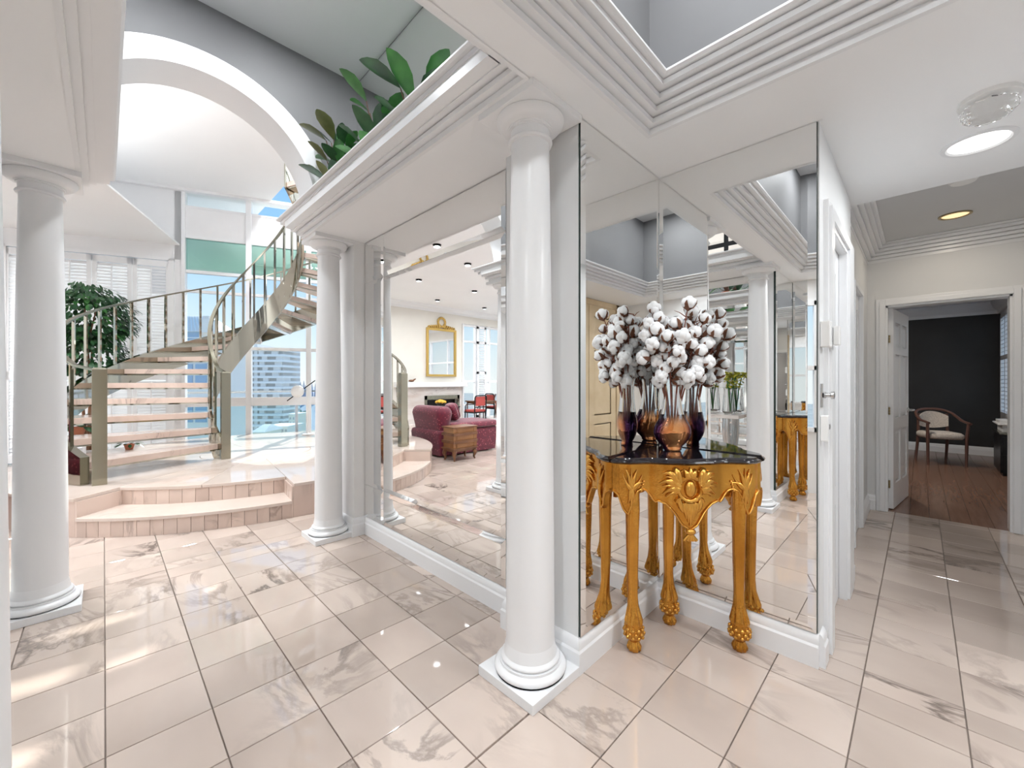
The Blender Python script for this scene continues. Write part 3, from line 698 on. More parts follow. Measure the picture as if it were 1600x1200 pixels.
def rail(r, a0, a1, h, newel):
    pts = [newel]+[(*cp(a,r),zn(a)+h) for a in [a0+(a1-a0)*i/80 for i in range(81)]]
    mb = MB(); rings = []
    for i, p in enumerate(pts):
        d = Vector(pts[min(i+1,len(pts)-1)])-Vector(pts[max(i-1,0)]); d.normalize(); sd_ = d.cross(Vector((0,0,1))).normalized(); u = sd_.cross(d)
        rings.append([Vector(p)+sd_*x*.016+u*y*.008 for x, y in ((-1,-1),(1,-1),(1,1),(-1,1))])
    return mb.loft(rings)
NO, NI = cp(213, 1.42), cp(214.5, .405)
rail(1.455, AZ1-2, AE, .70, (*NO,1.075)).build('outer_handrail', M['metald'], ST, smooth=40)
rail(RI-.008, AZ1-3, AE, .70, (*NI,1.085)).build('inner_handrail', M['metald'], ST, smooth=40)
def bal(r, a, base_up):
    p = cp(a, r); e = radians(a); rx = Vector((cos(e), sin(e),0))*.010; ry = Vector((-sin(e), cos(e),0))*.010
    z0 = zn(a)+base_up-.03; z1 = zn(a)+.70
    MB().obox((p[0],p[1],(z0+z1)/2), rx, ry, (0,0,(z1-z0)/2)).build('baluster', M['metal'], ST)
for i in range(38): bal(1.455, AZ1-4-i*7.2, .085)
for i in range(18): bal(RI-.008, AZ1-9-i*14.4, .10)
for (x, y), zt, w in ((NO,1.10,.040),(NI,1.095,.037)):
    mb = MB().loft([[(x+sx*q,y+sy*q,z) for sx, sy in ((-1,-1),(1,-1),(1,1),(-1,1))] for q, z in ((w,PZ),(w,zt-.012),(w-.010,zt))])
    mb.build('newel_post', M['metald'], ST, bevel=.002)
struct('floor_landing', MB().box(1.48,3.05,2.80,4.16,PZ+RISE*20-.12,PZ+RISE*20), M['white'])

# ================================================================== GILT CORNER CONSOLE
CX, CY = 1.742, .820
con = thing('corner_console', 'gilt carved corner console table with black top in the mirrored niche', 'console table', (CX,CY,0), 'gilt corner consoles')
LG = .402
BT = [(0,.0),(.06,.025),(.12,.032),(.25,.024),(.38,.040),(.5,.050)]
def outl(t, inset=0.0):
    q = min(t, 1-t)
    for (a, va), (b, vb) in zip(BT, BT[1:]):
        if q <= b: s_ = (q-a)/(b-a); s_ = s_*s_*(3-2*s_) if q > .06 else s_; bb = va+(vb-va)*s_; break
    d = bb-inset
    return CX-LG*(1-t)-d/sqrt(2), CY-LG*t-d/sqrt(2)
def top_ring(ins, z, n=48):
    pts = []
    for i in range(n+1):
        t = i/n; tt = .02*(1-2*t)*ins/.02*.5
        x, y = outl(min(1,max(0,t+ (ins/LG)*(1-2*t)*.9)), ins); pts.append((x,y,z))
    return pts+[(CX-.002,CY-.002,z)]
MB().loft([top_ring(.020,.690), top_ring(.004,.697), top_ring(.0,.7015), top_ring(.003,.707), top_ring(.012,.7105), top_ring(.016,.7164)]).build('table_top', M['black_top'], con, smooth=35)
def apz(t):
    q = abs(t-.5)*2         # 0 centre .. 1 leg
    pts = [(0,.452),(.10,.470),(.20,.515),(.30,.545),(.42,.556),(.45,.546),(.48,.566),(.55,.590),(.62,.598),(.70,.588),(.76,.545),(.82,.500),(.88,.525),(.94,.575),(1.0,.588)]
    for (a, za), (b, zb) in zip(pts, pts[1:]):
        if a <= q <= b: return za+(zb-za)*(q-a)/(b-a)
    return .52
rings = []; n = 64
for i in range(n+1):
    t = .02+.96*i/n; f = outl(t,.018); k = outl(t,.034); zb = apz(i/n)
    rings.append([(*k,zb),(*f,zb),(*f,.692),(*k,.692)])
apron = MB().loft(rings).build('apron', M['gold'], con, smooth=35)
# raised lip along the scalloped lower edge
lip = [Vector((*outl(.02+.96*i/n,.015),apz(i/n)+.004)) for i in range(n+1)]
MB().tube(lip, .0042, 6).build('lip', M['goldl'], con, smooth=60)
for a, b in ((Vector((CX-LG*.84,CY-.014,0)),Vector((CX-.02,CY-.014,0))),(Vector((CX-.014,CY-LG*.84,0)),Vector((CX-.014,CY-.02,0)))):
    MB().beam(a+Vector((0,0,.62)), b+Vector((0,0,.62)), .014, .14).build('side_rail', M['gold'], con)
def leg(px, py, out):
    out = Vector(out).normalized(); sd_ = Vector((-out.y,out.x)); rings = []
    prof = [(0,.018,.012),(.006,.024,.012),(.016,.025,.011),(.028,.020,.010),(.036,.017,.010),(.042,.022,.010),(.055,.032,.010),(.068,.034,.010),(.082,.033,.010),(.094,.028,.009),(.100,.031,.009),(.112,.031,.008),(.135,.025,.006),(.165,.019,.003),(.21,.017,.0),(.32,.0195,-.002),(.45,.0215,-.001),(.52,.0235,.0),(.60,.024,-.004),(.69,.024,-.008)]
    N = 40
    for z, r, of in prof:
        c_ = Vector((px,py))+out*of; ring = []
        fl_ = .10 if z < .034 else (.06 if .05 < z < .09 else (.10 if .098 < z < .17 else 0)); sq = 3.2 if z > .18 else 2.0
        for i in range(N):
            a = 2*pi*i/N; ca, sa = cos(a), sin(a); q = (abs(ca)**sq+abs(sa)**sq)**(-1/sq); w = r*q*(1+fl_*cos(10*a))
            p = c_+out*ca*w+sd_*sa*w; ring.append((p.x,p.y,z))
        rings.append(ring)
    o = MB().loft(rings).build('leg', M['gold'], con, smooth=50)
    cb = MB()                                   # beaded collar of the claw-and-ball foot
    for row, (z, r) in enumerate(((.058,.033),(.071,.035),(.084,.032))):
        for i in range(10):
            a = 2*pi*(i+.5*(row%2))/10; p = Vector((px,py))+out*.010+out*cos(a)*r+sd_*sin(a)*r; cb.ball((p.x,p.y,z), .0075, n=6, m=4)
    cb.build('beading', M['goldl'], o, smooth=60)
    return o
leg(CX-.338, CY-.056, (-.6,-1)); leg(CX-.056, CY-.338, (-1,-.6)); leg(CX-.078, CY-.078, (-1,-1))
# carved relief: cartouche, pendant and acanthus sprays on the apron
def on_apron(t, z, lift=0.0): x, y = outl(t, .018-lift); return Vector((x,y,z))
def plume(mb, t0, z0, t1, z1, bend, r0=.010, r1=.002, lift=.003):
    pts = []
    for i in range(7):
        q = i/6; t = t0+(t1-t0)*q; z = z0+(z1-z0)*q+bend*sin(pi*q); pts.append(on_apron(t, z, lift+.003*sin(pi*q)))
    mb.tube(pts, [r0*(.6+.8*sin(pi*min(.95,q/6+.12)))*(1-q/6)+r1 for q in range(7)], 6)
ct = MB()
for i in range(26):                              # oval strap
    a = 2*pi*i/26; b = 2*pi*(i+1)/26
    ct.tube([on_apron(.5+.075*cos(a),.606+.044*sin(a),.006), on_apron(.5+.075*cos(b),.606+.044*sin(b),.006)], .0075, 6, False)
ct.ball(on_apron(.5,.606,-.004), .022,.022,.034, 14, 8)
for s_ in (-1,1):                                # curling acanthus lobes either side, scrolls under and over
    for k, (dt, dz, bn) in enumerate(((.105,.066,.020),(.165,.050,.018),(.190,.012,.016),(.170,-.026,.012))):
        plume(ct, .5+s_*.070, .610+dz*.3, .5+s_*dt, .610+dz, bn, .015, .003, .004)
        plume(ct, .5+s_*.075, .604+dz*.3, .5+s_*(dt-.015), .600+dz, bn*.6, .007, .002, .010)
    ct.tube([on_apron(.5+s_*(.055+.030*cos(q*.7)), .556+.018*sin(q*.7), .006) for q in range(9)], [.008-.0006*q for q in range(9)], 6)
    ct.tube([on_apron(.5+s_*(.040+.024*cos(q*.7+2)), .660+.014*sin(q*.7+2), .006) for q in range(9)], [.007-.0005*q for q in range(9)], 6)
for k in (-1,0,1): plume(ct, .5+k*.014, .648, .5+k*.040, .684-abs(k)*.006, .004, .010, .003)
ct.build('cartouche', M['goldl'], apron, smooth=60)
pn = MB()
for k in range(-2,3): plume(pn, .5+k*.020, .555, .5+k*.012, .470+abs(k)*.014, 0, .010, .003)
for k in (-1,1): plume(pn, .5+k*.07, .566, .5+k*.03, .520, -.014, .009)
pn.ball(on_apron(.5,.452,.002), .020,.020,.013, 10, 6)
for k in range(-2,3): pn.tube([on_apron(.5,.445,.004), on_apron(.5+k*.020,.418,.004)], [.006,.007], 6)
pn.build('pendant', M['goldl'], apron, smooth=60)
for tc_ in (.13,.87):
    sp = MB(); s_ = 1 if tc_ < .5 else -1
    for k, (dt, dz) in enumerate(((-.055,.045),(-.035,.062),(.0,.066),(.04,.060),(.075,.040),(.085,.012))): plume(sp, tc_, .600, tc_+s_*dt, .612+dz, .010*(1 if k%2 else -1), .0065)
    for k, (dt, dz) in enumerate(((-.02,-.06),(.0,-.085),(.022,-.055))): plume(sp, tc_, .606, tc_+s_*dt, .606+dz, 0, .007)
    for k in range(4): sp.ball(on_apron(tc_+s_*(.085-.006*k),.628-.011*k,.003), .005, n=6, m=4)
    sp.build('acanthus_spray', M['goldl'], apron, smooth=60)
dup(con, (mx(CX),CY,0), pi/2, 'second gilt corner console, seen only reflected across the foyer')

# ================================================================== VASE WITH COTTON
VX, VY, VZ = 1.651, .720, .7166
vs = thing('glass_vase', 'flattened amber and clear glass vase on the black console top', 'vase', (VX,VY,VZ))
VP = [(.0,.030),(.004,.036),(.012,.037),(.020,.042),(.035,.058),(.050,.069),(.066,.076),(.082,.077),(.098,.073),(.112,.066),(.128,.057),(.150,.047),(.175,.040),(.205,.036),(.24,.034),(.27,.036),(.295,.041)]
wd = Vector((1,-1))/sqrt(2); td = Vector((1,1))/sqrt(2)
def vring(z, w, e=0.0, thn=.50):
    r = []
    for i in range(40):
        a = 2*pi*i/40; kk = .86 if z > .17 else thn+.36*max(0,(z-.07)/.10) if z > .07 else thn+.30*max(0,(.02-z)/.02)
        p = Vector((VX,VY))+wd*(w-e)*cos(a)+td*(w-e)*kk*sin(a); r.append((p.x,p.y,VZ+z))
    return r
def vase_part(name, sel, parent):
    o = MB().loft([vring(z,w) for z, w in sel], True, sel[0][0] == 0).build(name, M['vase'] if name == 'belly' else M['thin'], parent, smooth=60)
    ca = o.data.color_attributes.new('tint', 'FLOAT_COLOR', 'POINT')
    for i, v in enumerate(o.data.vertices):
        lx = (v.co.x*wd.x+v.co.y*wd.y)/H; z = v.co.z/H; w = max(1e-3, next((b for (a, b) in VP if a >= z-1e-4), .04))
        ca.data[i].color = (min(1,abs(lx)/w), max(0,min(1,(.150-z)/.045)), 0, 1)
    return o
belly = vase_part('belly', [p for p in VP if p[0] <= .151], vs)
vase_part('neck', [p for p in VP if p[0] >= .149], vs)
MB().tube([ (p[0],p[1],p[2]) for p in vring(.295,.041)+vring(.295,.041)[:1]], .0022, 6).build('rim', M['cleargl'], vs, smooth=60)
# cotton stems: each one a thing with its own bolls
RC = random.Random(11)
def boll(c, d, r, parent):
    c = Vector(c); d = Vector(d).normalized(); u = d.orthogonal().normalized(); w = d.cross(u)
    mb = MB(); rot0 = RC.uniform(0, 6.28)
    for k in range(4):
        a = rot0+pi/2*k; q = c+(u*cos(a)+w*sin(a))*r*.46+d*r*.12; mb.ball(q, r*.64, r*.64, r*.68, 8, 6)
    mb.ball(c+d*r*.45, r*.62, n=8, m=6)
    o = mb.build('boll', M['cotton'], parent, smooth=70)
    hk = MB()
    for k in range(4):
        a = rot0+pi/4+pi/2*k; e = u*cos(a)+w*sin(a); sd_ = d.cross(e)
        p = [c-d*r*1.0, c-d*r*.55+e*r*.62, c+d*r*.05+e*r*1.0, c+d*r*.5+e*r*.98]
        ww_ = [.10,.34,.22,.03]; A = [p[i]+sd_*ww_[i]*r for i in range(4)]; B = [p[i]-sd_*ww_[i]*r for i in range(4)]
        O = [p[i]+e*r*.05 for i in range(4)]
        hk.loft([[A[i],O[i],B[i]] for i in range(4)], False, False)
    hk.build('husk', M['husk'], o)
    return o
used = []
def free(p, r):
    if CX-p.x < r*.9+.006 or CY-p.y < r*.9+.006: return False
    return all((p-q).length > (r+s_)*.72 for q, s_ in used)
NS = 11; STEMS = []
for i in range(NS):
    a = 2*pi*i/NS+.3; tipd = Vector((wd.x*cos(a)*.125+td.x*sin(a)*.075, wd.y*cos(a)*.125+td.y*sin(a)*.075, 0))
    tipd += Vector((-.012,-.012,0)); h = .42+.15*((i*5) % 7)/6
    tip = Vector((min(CX-.035,VX+tipd.x), min(CY-.035,VY+tipd.y), VZ+h)); base_ = Vector((VX+tipd.x*.10, VY+tipd.y*.10, VZ+.03))
    nk = Vector((VX+tipd.x*.17, VY+tipd.y*.17, VZ+.26))
    stt = thing('cotton_stem', None, None, base_); stt['_u'] = project(*tip)[0]; STEMS.append(stt)
    def cur(t):
        return (base_*(1-t)**2+nk*2*t*(1-t)+tip*t*t)
    br = MB().tube([cur(q/10) for q in range(11)], [.0042-.0022*q/10 for q in range(11)], 6)
    for q in range(5):
        t = .66+.08*q; p = cur(t); dv = Vector((RC.uniform(-1,1),RC.uniform(-1,1),RC.uniform(.2,1.4))).normalized(); e_ = p+dv*RC.uniform(.025,.055)
        if CX-e_.x > .01 and CY-e_.y > .01: br.tube([p, p+(e_-p)*.55+Vector((0,0,.004)), e_], [.0022,.0016,.0008], 5)
    bolls = []
    for q in range(90):
        if len(bolls) >= 6: break
        t = RC.uniform(.60,1.0) if q else 1.0; p = cur(t); r = RC.uniform(.024,.031)
        dv = Vector((RC.uniform(-1,1),RC.uniform(-1,1),RC.uniform(-.35,.9))).normalized() if q else Vector((tipd.x*2,tipd.y*2,.5)).normalized()
        L = RC.uniform(.012,.040) if q else .012; c_ = p+dv*(L+r)
        if not free(c_, r): continue
        used.append((c_, r)); br.tube([p, c_-dv*r*.9], [.0024,.002], 5); bolls.append((c_, dv, r))
    br.build('branch', M['twig'], stt, smooth=60)
    for c_, dv, r in bolls: boll(c_, dv*.7+Vector((0,0,.35)), r, stt)

ORD = ['leftmost','second','third','fourth','fifth','sixth','seventh','eighth','ninth','tenth','eleventh','twelfth','thirteenth','fourteenth','fifteenth','sixteenth','seventeenth','eighteenth','nineteenth','twentieth']
for i, s_ in enumerate(sorted(STEMS, key=lambda q: q['_u'])):
    tag(s_, ('leftmost' if i == 0 else ('rightmost' if i == NS-1 else ORD[i]))+' dried cotton stem in the amber vase'+('' if i in (0,NS-1) else ', counted from the left'), 'cotton stem', 'cotton stems in the amber vase'); del s_['_u']
# ================================================================== PLANTS
RP = random.Random(5)
def leaf_mb(mb, p, d, n, L, W, fold=.25, droop=.2):
    p = Vector(p); d = Vector(d).normalized(); n = Vector(n); n = (n-d*n.dot(d)).normalized(); s = d.cross(n); rows = []
    for q, w in ((0,.06),(.18,.52),(.42,.92),(.66,1.0),(.86,.66),(.96,.3),(1,.02)):
        c_ = p+d*L*q-n*(droop*L*q*q); rows.append([c_+s*w*W/2+n*fold*w*W/2, c_, c_-s*w*W/2+n*fold*w*W/2])
    return mb.loft(rows, False, False)
def rdir(lo=-.2, hi=1.0): return Vector((RP.uniform(-1,1),RP.uniform(-1,1),RP.uniform(lo,hi))).normalized()
def ledge_plant(x, y, label, nl, hh, mats, L=.17):
    z0 = 2.0265; r = thing('ledge_plant', label, 'plant', (x,y,z0), 'leafy plants on the cornice ledge')
    MB().lathe([(.045,z0),(.062,z0+.05),(.066,z0+.054),(.058,z0+.054),(.055,z0+.045)], x, y, 20).build('pot', M['terra'], r, smooth=40)
    for i in range(nl):
        a = i*2.4; h = z0+.05+(hh-.05)*((i*7)%nl)/nl; sp = .03+.05*((i*3)%4)/3
        p = Vector((x+cos(a)*sp, y+sin(a)*sp, h)); d = Vector((cos(a)*.8,sin(a)*.8,.55+.6*((i*5)%3)/2)).normalized()
        stm = MB().tube([(x,y,z0+.045),(x+cos(a)*sp*.5,y+sin(a)*sp*.5,(z0+.045+h)/2+.01),p], [.006,.005,.003], 5).build('stem', M['stem'], r, smooth=60)
        LL = L*RP.uniform(.75,1.15); 
        if p.x+d.x*LL > 1.20: d.x = (1.19-p.x)/LL; d.normalize()
        leaf_mb(MB(), p, d, (-d.x*.5,-d.y*.5,1), LL, LL*.5).build('leaf', M[mats[i%len(mats)]], r, smooth=60, recalc=False)
ledge_plant(.985, 2.40, 'dark broad-leaved plant on the ledge right beside the white arch', 34, .42, ('leafd','leafo','leafd','leafm'), .15)
ledge_plant(1.04, 2.02, 'fuller broad-leaved plant further along the ledge, doubled in the upper mirror', 20, .44, ('leafm','leafd','leafm'), .19)
ledge_plant(1.04, 1.66, 'leafy plant on the ledge at the upper edge of the view', 16, .34, ('leafm','leafd'), .18)
um = thing('ledge_mirror', 'tall mirror above the ledge behind the leafy plants', 'mirror', (1.22,1.8,2.03))
pane(um, (1.2215,0,0), (0,1,0), (-1,0,0), .86, 2.72, 2.03, 3.02)
# ficus behind the stair rail
fx, fy = -.12, 6.56
fc = thing('potted_ficus', 'dark green ficus tree in two tiers behind the stair railing', 'plant', (fx,fy,0))
MB().lathe([(.11,0),(.15,.22),(.16,.25),(.14,.25),(.13,.20)], fx, fy, 24).build('pot', M['plastic'], fc, smooth=40)
for k in range(3):
    a = k*2.1; MB().tube([(fx+.02*cos(a),fy+.02*sin(a),.2),(fx+.05*cos(a+.8),fy+.05*sin(a+.8),.8),(fx+.03*cos(a+2),fy+.03*sin(a+2),1.4),(fx+.06*cos(a),fy+.06*sin(a),1.8)], [.016,.014,.011,.006], 7).build('trunk', M['wood'], fc, smooth=60)
for nm, zc, rx, rz, cnt, m_ in (('foliage',1.80,.42,.32,1100,'leafd'),('foliage',1.34,.36,.24,800,'leafd'),('foliage',1.72,.38,.30,320,'leafm')):
    mb = MB()
    for i in range(cnt):
        v = rdir(-1,1); q = RP.uniform(.55,1)**.5; p = Vector((fx+v.x*rx*q, fy+v.y*rx*q, zc+v.z*rz*q-.10*(v.x*v.x+v.y*v.y)*q))
        leaf_mb(mb, p, Vector((v.x,v.y,RP.uniform(-1.1,.1))), (v.x*.3,v.y*.3,1), RP.uniform(.06,.09), RP.uniform(.03,.045), .2, .25)
    mb.build(nm, M[m_], fc, kind='stuff', smooth=60, recalc=False)
def bush(x, y, z0, label, n, rad, L, pot=None, mats=('leafd','leafm'), name='potted_plant', hgt=.1):
    r = thing(name, label, 'plant', (x,y,z0))
    pr, ph = pot; MB().lathe([(pr*.7,z0),(pr,z0+ph*.85),(pr*1.08,z0+ph*.86),(pr*1.08,z0+ph),(pr*.9,z0+ph),(pr*.88,z0+ph*.8)], x, y, 20).build('pot', M['terra'], r, smooth=40)
    mb = MB()
    for i in range(n):
        a = i*2.4; q = (i+.5)/n; d = Vector((cos(a),sin(a),1.2-1.6*q)).normalized()
        leaf_mb(mb, (x+cos(a)*rad*q*.5,y+sin(a)*rad*q*.5,z0+ph+hgt*(1-q)*.6), d, (-d.x*.4,-d.y*.4,1), L*RP.uniform(.7,1.2), L*.45)
    mb.build('foliage', M[mats[0]], r, kind='stuff', smooth=60, recalc=False)
sx, sy = -.20, 6.30
ps = thing('plant_stand', 'white square plant stand under the staircase', 'plant stand', (sx,sy,0))
MB().box(sx-.08,sx+.08,sy-.08,sy+.08,.40,.43).box(sx-.068,sx+.068,sy-.068,sy+.068,.33,.40).build('stand_top', M['trimw'], ps, bevel=.003)
for a, b in ((-1,-1),(1,-1),(1,1),(-1,1)): MB().box(sx+a*.055-.012,sx+a*.055+.012,sy+b*.055-.012,sy+b*.055+.012,0,.33).build('leg', M['trimw'], ps)
bush(sx, sy, .4302, 'leafy plant in a terracotta pot on the white stand', 34, .20, .15, (.07,.09))
bush(.20, 6.17, PZ+.0005, 'small dark trailing plant at the back edge of the marble platform', 40, .16, .07, (.045,.06), hgt=.06)
# lamp head by the window
lx, ly = 2.04, 6.12
fl_ = thing('floor_lamp', 'white round lamp head on a slanted dark rod by the window', 'lamp', (lx,ly,PZ))
MB().lathe([(.075,PZ+.0005),(.075,PZ+.012),(.012,PZ+.02)], lx, ly, 20).build('base', M['plastic'], fl_, smooth=40)
MB().tube([(lx,ly,PZ+.015),(lx,ly,.98)], .008, 8).build('pole', M['plastic'], fl_, smooth=60)
rd = Vector((.7,-.7,.72)).normalized(); hc = Vector((1.93,6.10,.86))
MB().tube([hc-rd*.22, hc+rd*.26], .007, 8).build('rod', M['blackm'], fl_, smooth=60)
mb = MB(); disc(mb, hc-Vector((.04,.04,0)), (-.6,-.7,.2), [(.02,-.02),(.07,-.015),(.085,.0),(.085,.02),(.075,.035),(.03,.042)], 24); mb.build('lamp_head', M['plastic'], fl_, smooth=50)

# ================================================================== HALL HARDWARE
o = thing('door_sensor', 'small white alarm sensor box high on the strip beside the niche mirror', 'sensor', (1.81,.25,1.12))
MB().box(1.783,1.836,.222,.2495,1.122,1.212).build('case', M['plastic'], o, bevel=.003); MB().box(1.812,1.818,.2205,.2225,1.138,1.196).build('slot', M['wall'], o)
o = thing('door_sensor', 'slim white sensor half on the closet door casing', 'sensor', (1.90,.224,1.13))
MB().box(1.868,1.905,.205,.2235,1.132,1.20).build('case', M['plastic'], o, bevel=.003)
o = thing('strike_plate', 'steel strike plate with a small knob on the strip by the mirror edge', 'strike plate', (1.80,.25,.90))
MB().box(1.786,1.812,.244,.2495,.908,.992).build('plate', M['steel'], o, bevel=.001); disc(MB(), (1.83,.2495,.951), (0,-1,0), [(.012,0),(.012,.008),(.008,.012),(.008,.022),(.014,.026),(.014,.034),(.004,.036)]).build('knob', M['steel'], o, smooth=40)
disc(MB(), (1.799,.244,.951), (0,-1,0), [(.008,0),(.008,.003),(.002,.003)], 10).build('hole', M['blackm'], o)
o = thing('latch_guard', 'white latch block below the strike plate', 'latch', (1.80,.25,.79))
MB().box(1.786,1.814,.228,.2495,.790,.880).build('block', M['plastic'], o, bevel=.003); disc(MB(), (1.832,.2495,.838), (0,-1,0), [(.016,0),(.016,.010),(.010,.014),(.010,.022),(.003,.022)]).build('knob', M['steel'], o, smooth=40)

# ================================================================== LIGHTS
def downlight(x, y, z, label, power, r=.085, m='lampw', col=(.95,.98,1), trim='trimw', group=None, lit=True, baffle=False):
    o = thing('recessed_downlight', label, 'ceiling light', (x,y,z), group)
    MB().lathe([(r,z+.001),(r,z-.006),(r*.86,z-.008),(r*.80,z-.002),(r*.80,z+.0005)], x, y, 28, caps=False).build('trim_ring', M[trim], o, smooth=40)
    MB().lathe([(.002,z-.0016),(r*.80,z-.0016),(r*.80,z-.0008),(.002,z-.0008)], x, y, 28).build('lens', M[m], o)
    if baffle: MB().lathe([(r*.86,z-.034),(r*.82,z-.034),(r*.80,z-.001),(r*.86,z-.001)], x, y, 24, caps=False).build('baffle', M['blackm'], o, smooth=40)
    if lit:
        ld = bpy.data.lights.new('lamp', 'AREA'); ld.shape = 'DISK'; ld.size = 2*r*.78*H; ld.energy = power*LAMP; ld.color = col
        lo = bpy.data.objects.new('lamp', ld); COL.objects.link(lo); lo.location = (0,0,-.012*H); lo.parent = o
    return o
downlight(2.35, -.155, CZ, 'large round recessed light in the flat hall ceiling', 3.5, .10)
downlight(3.778, -.154, 2.045, 'small amber recessed light inside the ceiling tray', 1.6, .075, 'lampy', (1,.88,.72), 'brass')
for x, y, lb in ((1.65,-.75,'small white fill light added near the entrance doors, behind the viewer'),(-.78,.2,'small white fill light added over the far side niche')): downlight(x, y, CZ, lb, 12, .055, col=(.95,.98,1))  # out-of-view lamps added to brighten foyer and hall
def num(i): return ORD[i] if i else 'first'
for i, (x, y) in enumerate(((.1,1.3),(.72,1.3),(.1,2.2),(.72,2.2))): downlight(x, y, 3.03, num(i)+' added fill light in the high ceiling between the arches', 7, .07, group='added high foyer downlights', col=(.95,.98,1))  # lamps added out of view to light the tall void
for i, (x, y) in enumerate(((-.25,-.1),(1.0,-.1),(-.25,.45),(1.0,.45))): downlight(x, y, 2.72, num(i)+' added fill light inside the foyer ceiling recess', 6.5, .06, group='added coffer downlights', col=(.95,.98,1))  # hidden lamps added as fill for the foyer
for i, x in enumerate((-1.6,-2.9,-4.3,-5.2)):
    for j, y in enumerate((3.6,5.0,6.4,7.7)): downlight(x, y, 2.84, 'dark can light in the living room ceiling, %s row, %s from the foyer'%(num(i), num(j)), 15, .06, trim='blackm', group='living room downlights', baffle=True, col=(.95,.98,1))
for i, (x, y) in enumerate(((-.7,3.4),(-.75,4.6))): downlight(x, y, 2.84, num(i)+' dark can light in the lowered ceiling beside the stair platform', 15, .06, trim='blackm', group='living room downlights', baffle=True, col=(.95,.98,1))
for i, (x, y) in enumerate(((.7,3.3),(2.3,3.3),(2.4,4.9))): downlight(x, y, SLZ if x < 1.7 else 5.2, num(i)+' added fill light in the tall ceiling of the stair hall', 50, .10, group='added stair hall downlights', col=(.95,.98,1))  # out-of-view lamps added to lift the stair hall
downlight(6.2, .55, 2.06, 'fill light added in the dark room ceiling', 16, .06, col=(1,.92,.82))  # lamp added out of view to brighten the dark room
def fill_strip(p, q, z, w, label, power):  # unseen strip added to throw fill light up at the ceiling
    p = Vector(p); q = Vector(q); c_ = (p+q)/2; d = (q-p).normalized(); n_ = Vector((-d.y,d.x)); L = (q-p).length
    o = thing('added_uplight', label, 'ceiling light', (c_.x,c_.y,z)); a, b = p+n_*w/2, p-n_*w/2; c2, d2 = q-n_*w/2, q+n_*w/2
    MB().prism([(a.x,a.y),(b.x,b.y),(c2.x,c2.y),(d2.x,d2.y)], z, z+.02).build('channel', M['plastic'], o)
    ld = bpy.data.lights.new('lamp', 'AREA'); ld.shape = 'RECTANGLE'; ld.size = L*H*.96; ld.size_y = w*H*.8; ld.energy = power*LAMP
    lo = bpy.data.objects.new('lamp', ld); COL.objects.link(lo); lo.parent = o; lo.location = (0,0,.024*H); lo.rotation_euler = (pi,0,-atan2(d.y,d.x))
ce = e0-WN*.6-WD*.22; fill_strip(ce, ce-WN*2.6, lz+.021, .12, 'added uplight strip, unseen on top of the lowered ceiling beside its free edge', 11)
fill_strip((1.9,2.95), (2.9,2.95), PZ+RISE*20+.001, .12, 'added uplight strip, unseen on the upper stair landing', 7)
o = thing('smoke_detector', 'flat white smoke detector on the grey tray ceiling', 'smoke detector', (3.1,-.155,2.045))
MB().lathe([(.055,2.044),(.055,2.026),(.045,2.014),(.002,2.012)], 3.1, -.155, 24).build('cover', M['plastic'], o, smooth=40)
o = thing('ceiling_fixture', 'cut-glass ceiling fixture at the top edge of the hall ceiling', 'ceiling light', (2.005,-.155,CZ))
MB().lathe([(.07,CZ),(.07,CZ-.014),(.05,CZ-.018)], 2.005, -.155, 24).build('canopy', M['plastic'], o, smooth=40)
mb = MB(); rings = []
for r, z in ((.05,CZ-.016),(.062,CZ-.03),(.060,CZ-.05),(.045,CZ-.066),(.015,CZ-.074)): rings.append([(2.005+r*(1+.06*cos(12*t))*cos(t), -.155+r*(1+.06*cos(12*t))*sin(t), z) for t in [2*pi*i/48 for i in range(48)]])
mb.loft(rings).build('glass_bowl', M['cleargl'], o, smooth=30)

# ================================================================== DARK ROOM FURNITURE
AF = Vector((-.92,-.39,0)).normalized(); AW = Vector((AF.y,-AF.x,0)); AC = Vector((7.20,-.165,0))
# AW points to the chair's own right when facing along AF
if AW.y > 0: AW = -AW
def L3(x, y, z): return AC+AW*x+AF*y+Vector((0,0,z))
ac = thing('armchair', 'curved-back armchair with beige upholstery in the dark room', 'chair', AC)
hw = .165
seat = []
for z, e in ((.315,.012),(.33,0),(.365,0),(.385,.02),(.392,.06)):
    seat.append([L3(x*(hw+.01-e), y*(.18-e)-.0, z) for x, y in [(cos(t)*abs(cos(t))**-.55 if abs(cos(t)) > 1e-6 else 0, sin(t)*abs(sin(t))**-.55 if abs(sin(t)) > 1e-6 else 0) for t in [2*pi*i/32 for i in range(32)]]])
MB().loft(seat).build('seat', M['fabric'], ac, smooth=50)
rl = [L3(-hw-.02,.20,.505),L3(-hw-.02,.13,.515),L3(-hw-.025,.03,.53),L3(-hw-.02,-.07,.575),L3(-hw+.005,-.14,.62),L3(-.09,-.185,.648),L3(0,-.20,.655),L3(.09,-.185,.648),L3(hw-.005,-.14,.62),L3(hw+.02,-.07,.575),L3(hw+.025,.03,.53),L3(hw+.02,.13,.515),L3(hw+.02,.20,.505)]
def smooth_pts(P, n=4):
    out = []
    for i in range(len(P)-1):
        p0, p1, p2, p3 = P[max(i-1,0)], P[i], P[i+1], P[min(i+2,len(P)-1)]
        for k in range(n):
            t = k/n; out.append(.5*((2*p1)+(p2-p0)*t+(2*p0-5*p1+4*p2-p3)*t*t+(3*p1-p0-3*p2+p3)*t**3))
    return out+[P[-1]]
MB().tube(smooth_pts(rl), .015, 8).build('arm_rail', M['brownwood'], ac, smooth=60)
bk = []
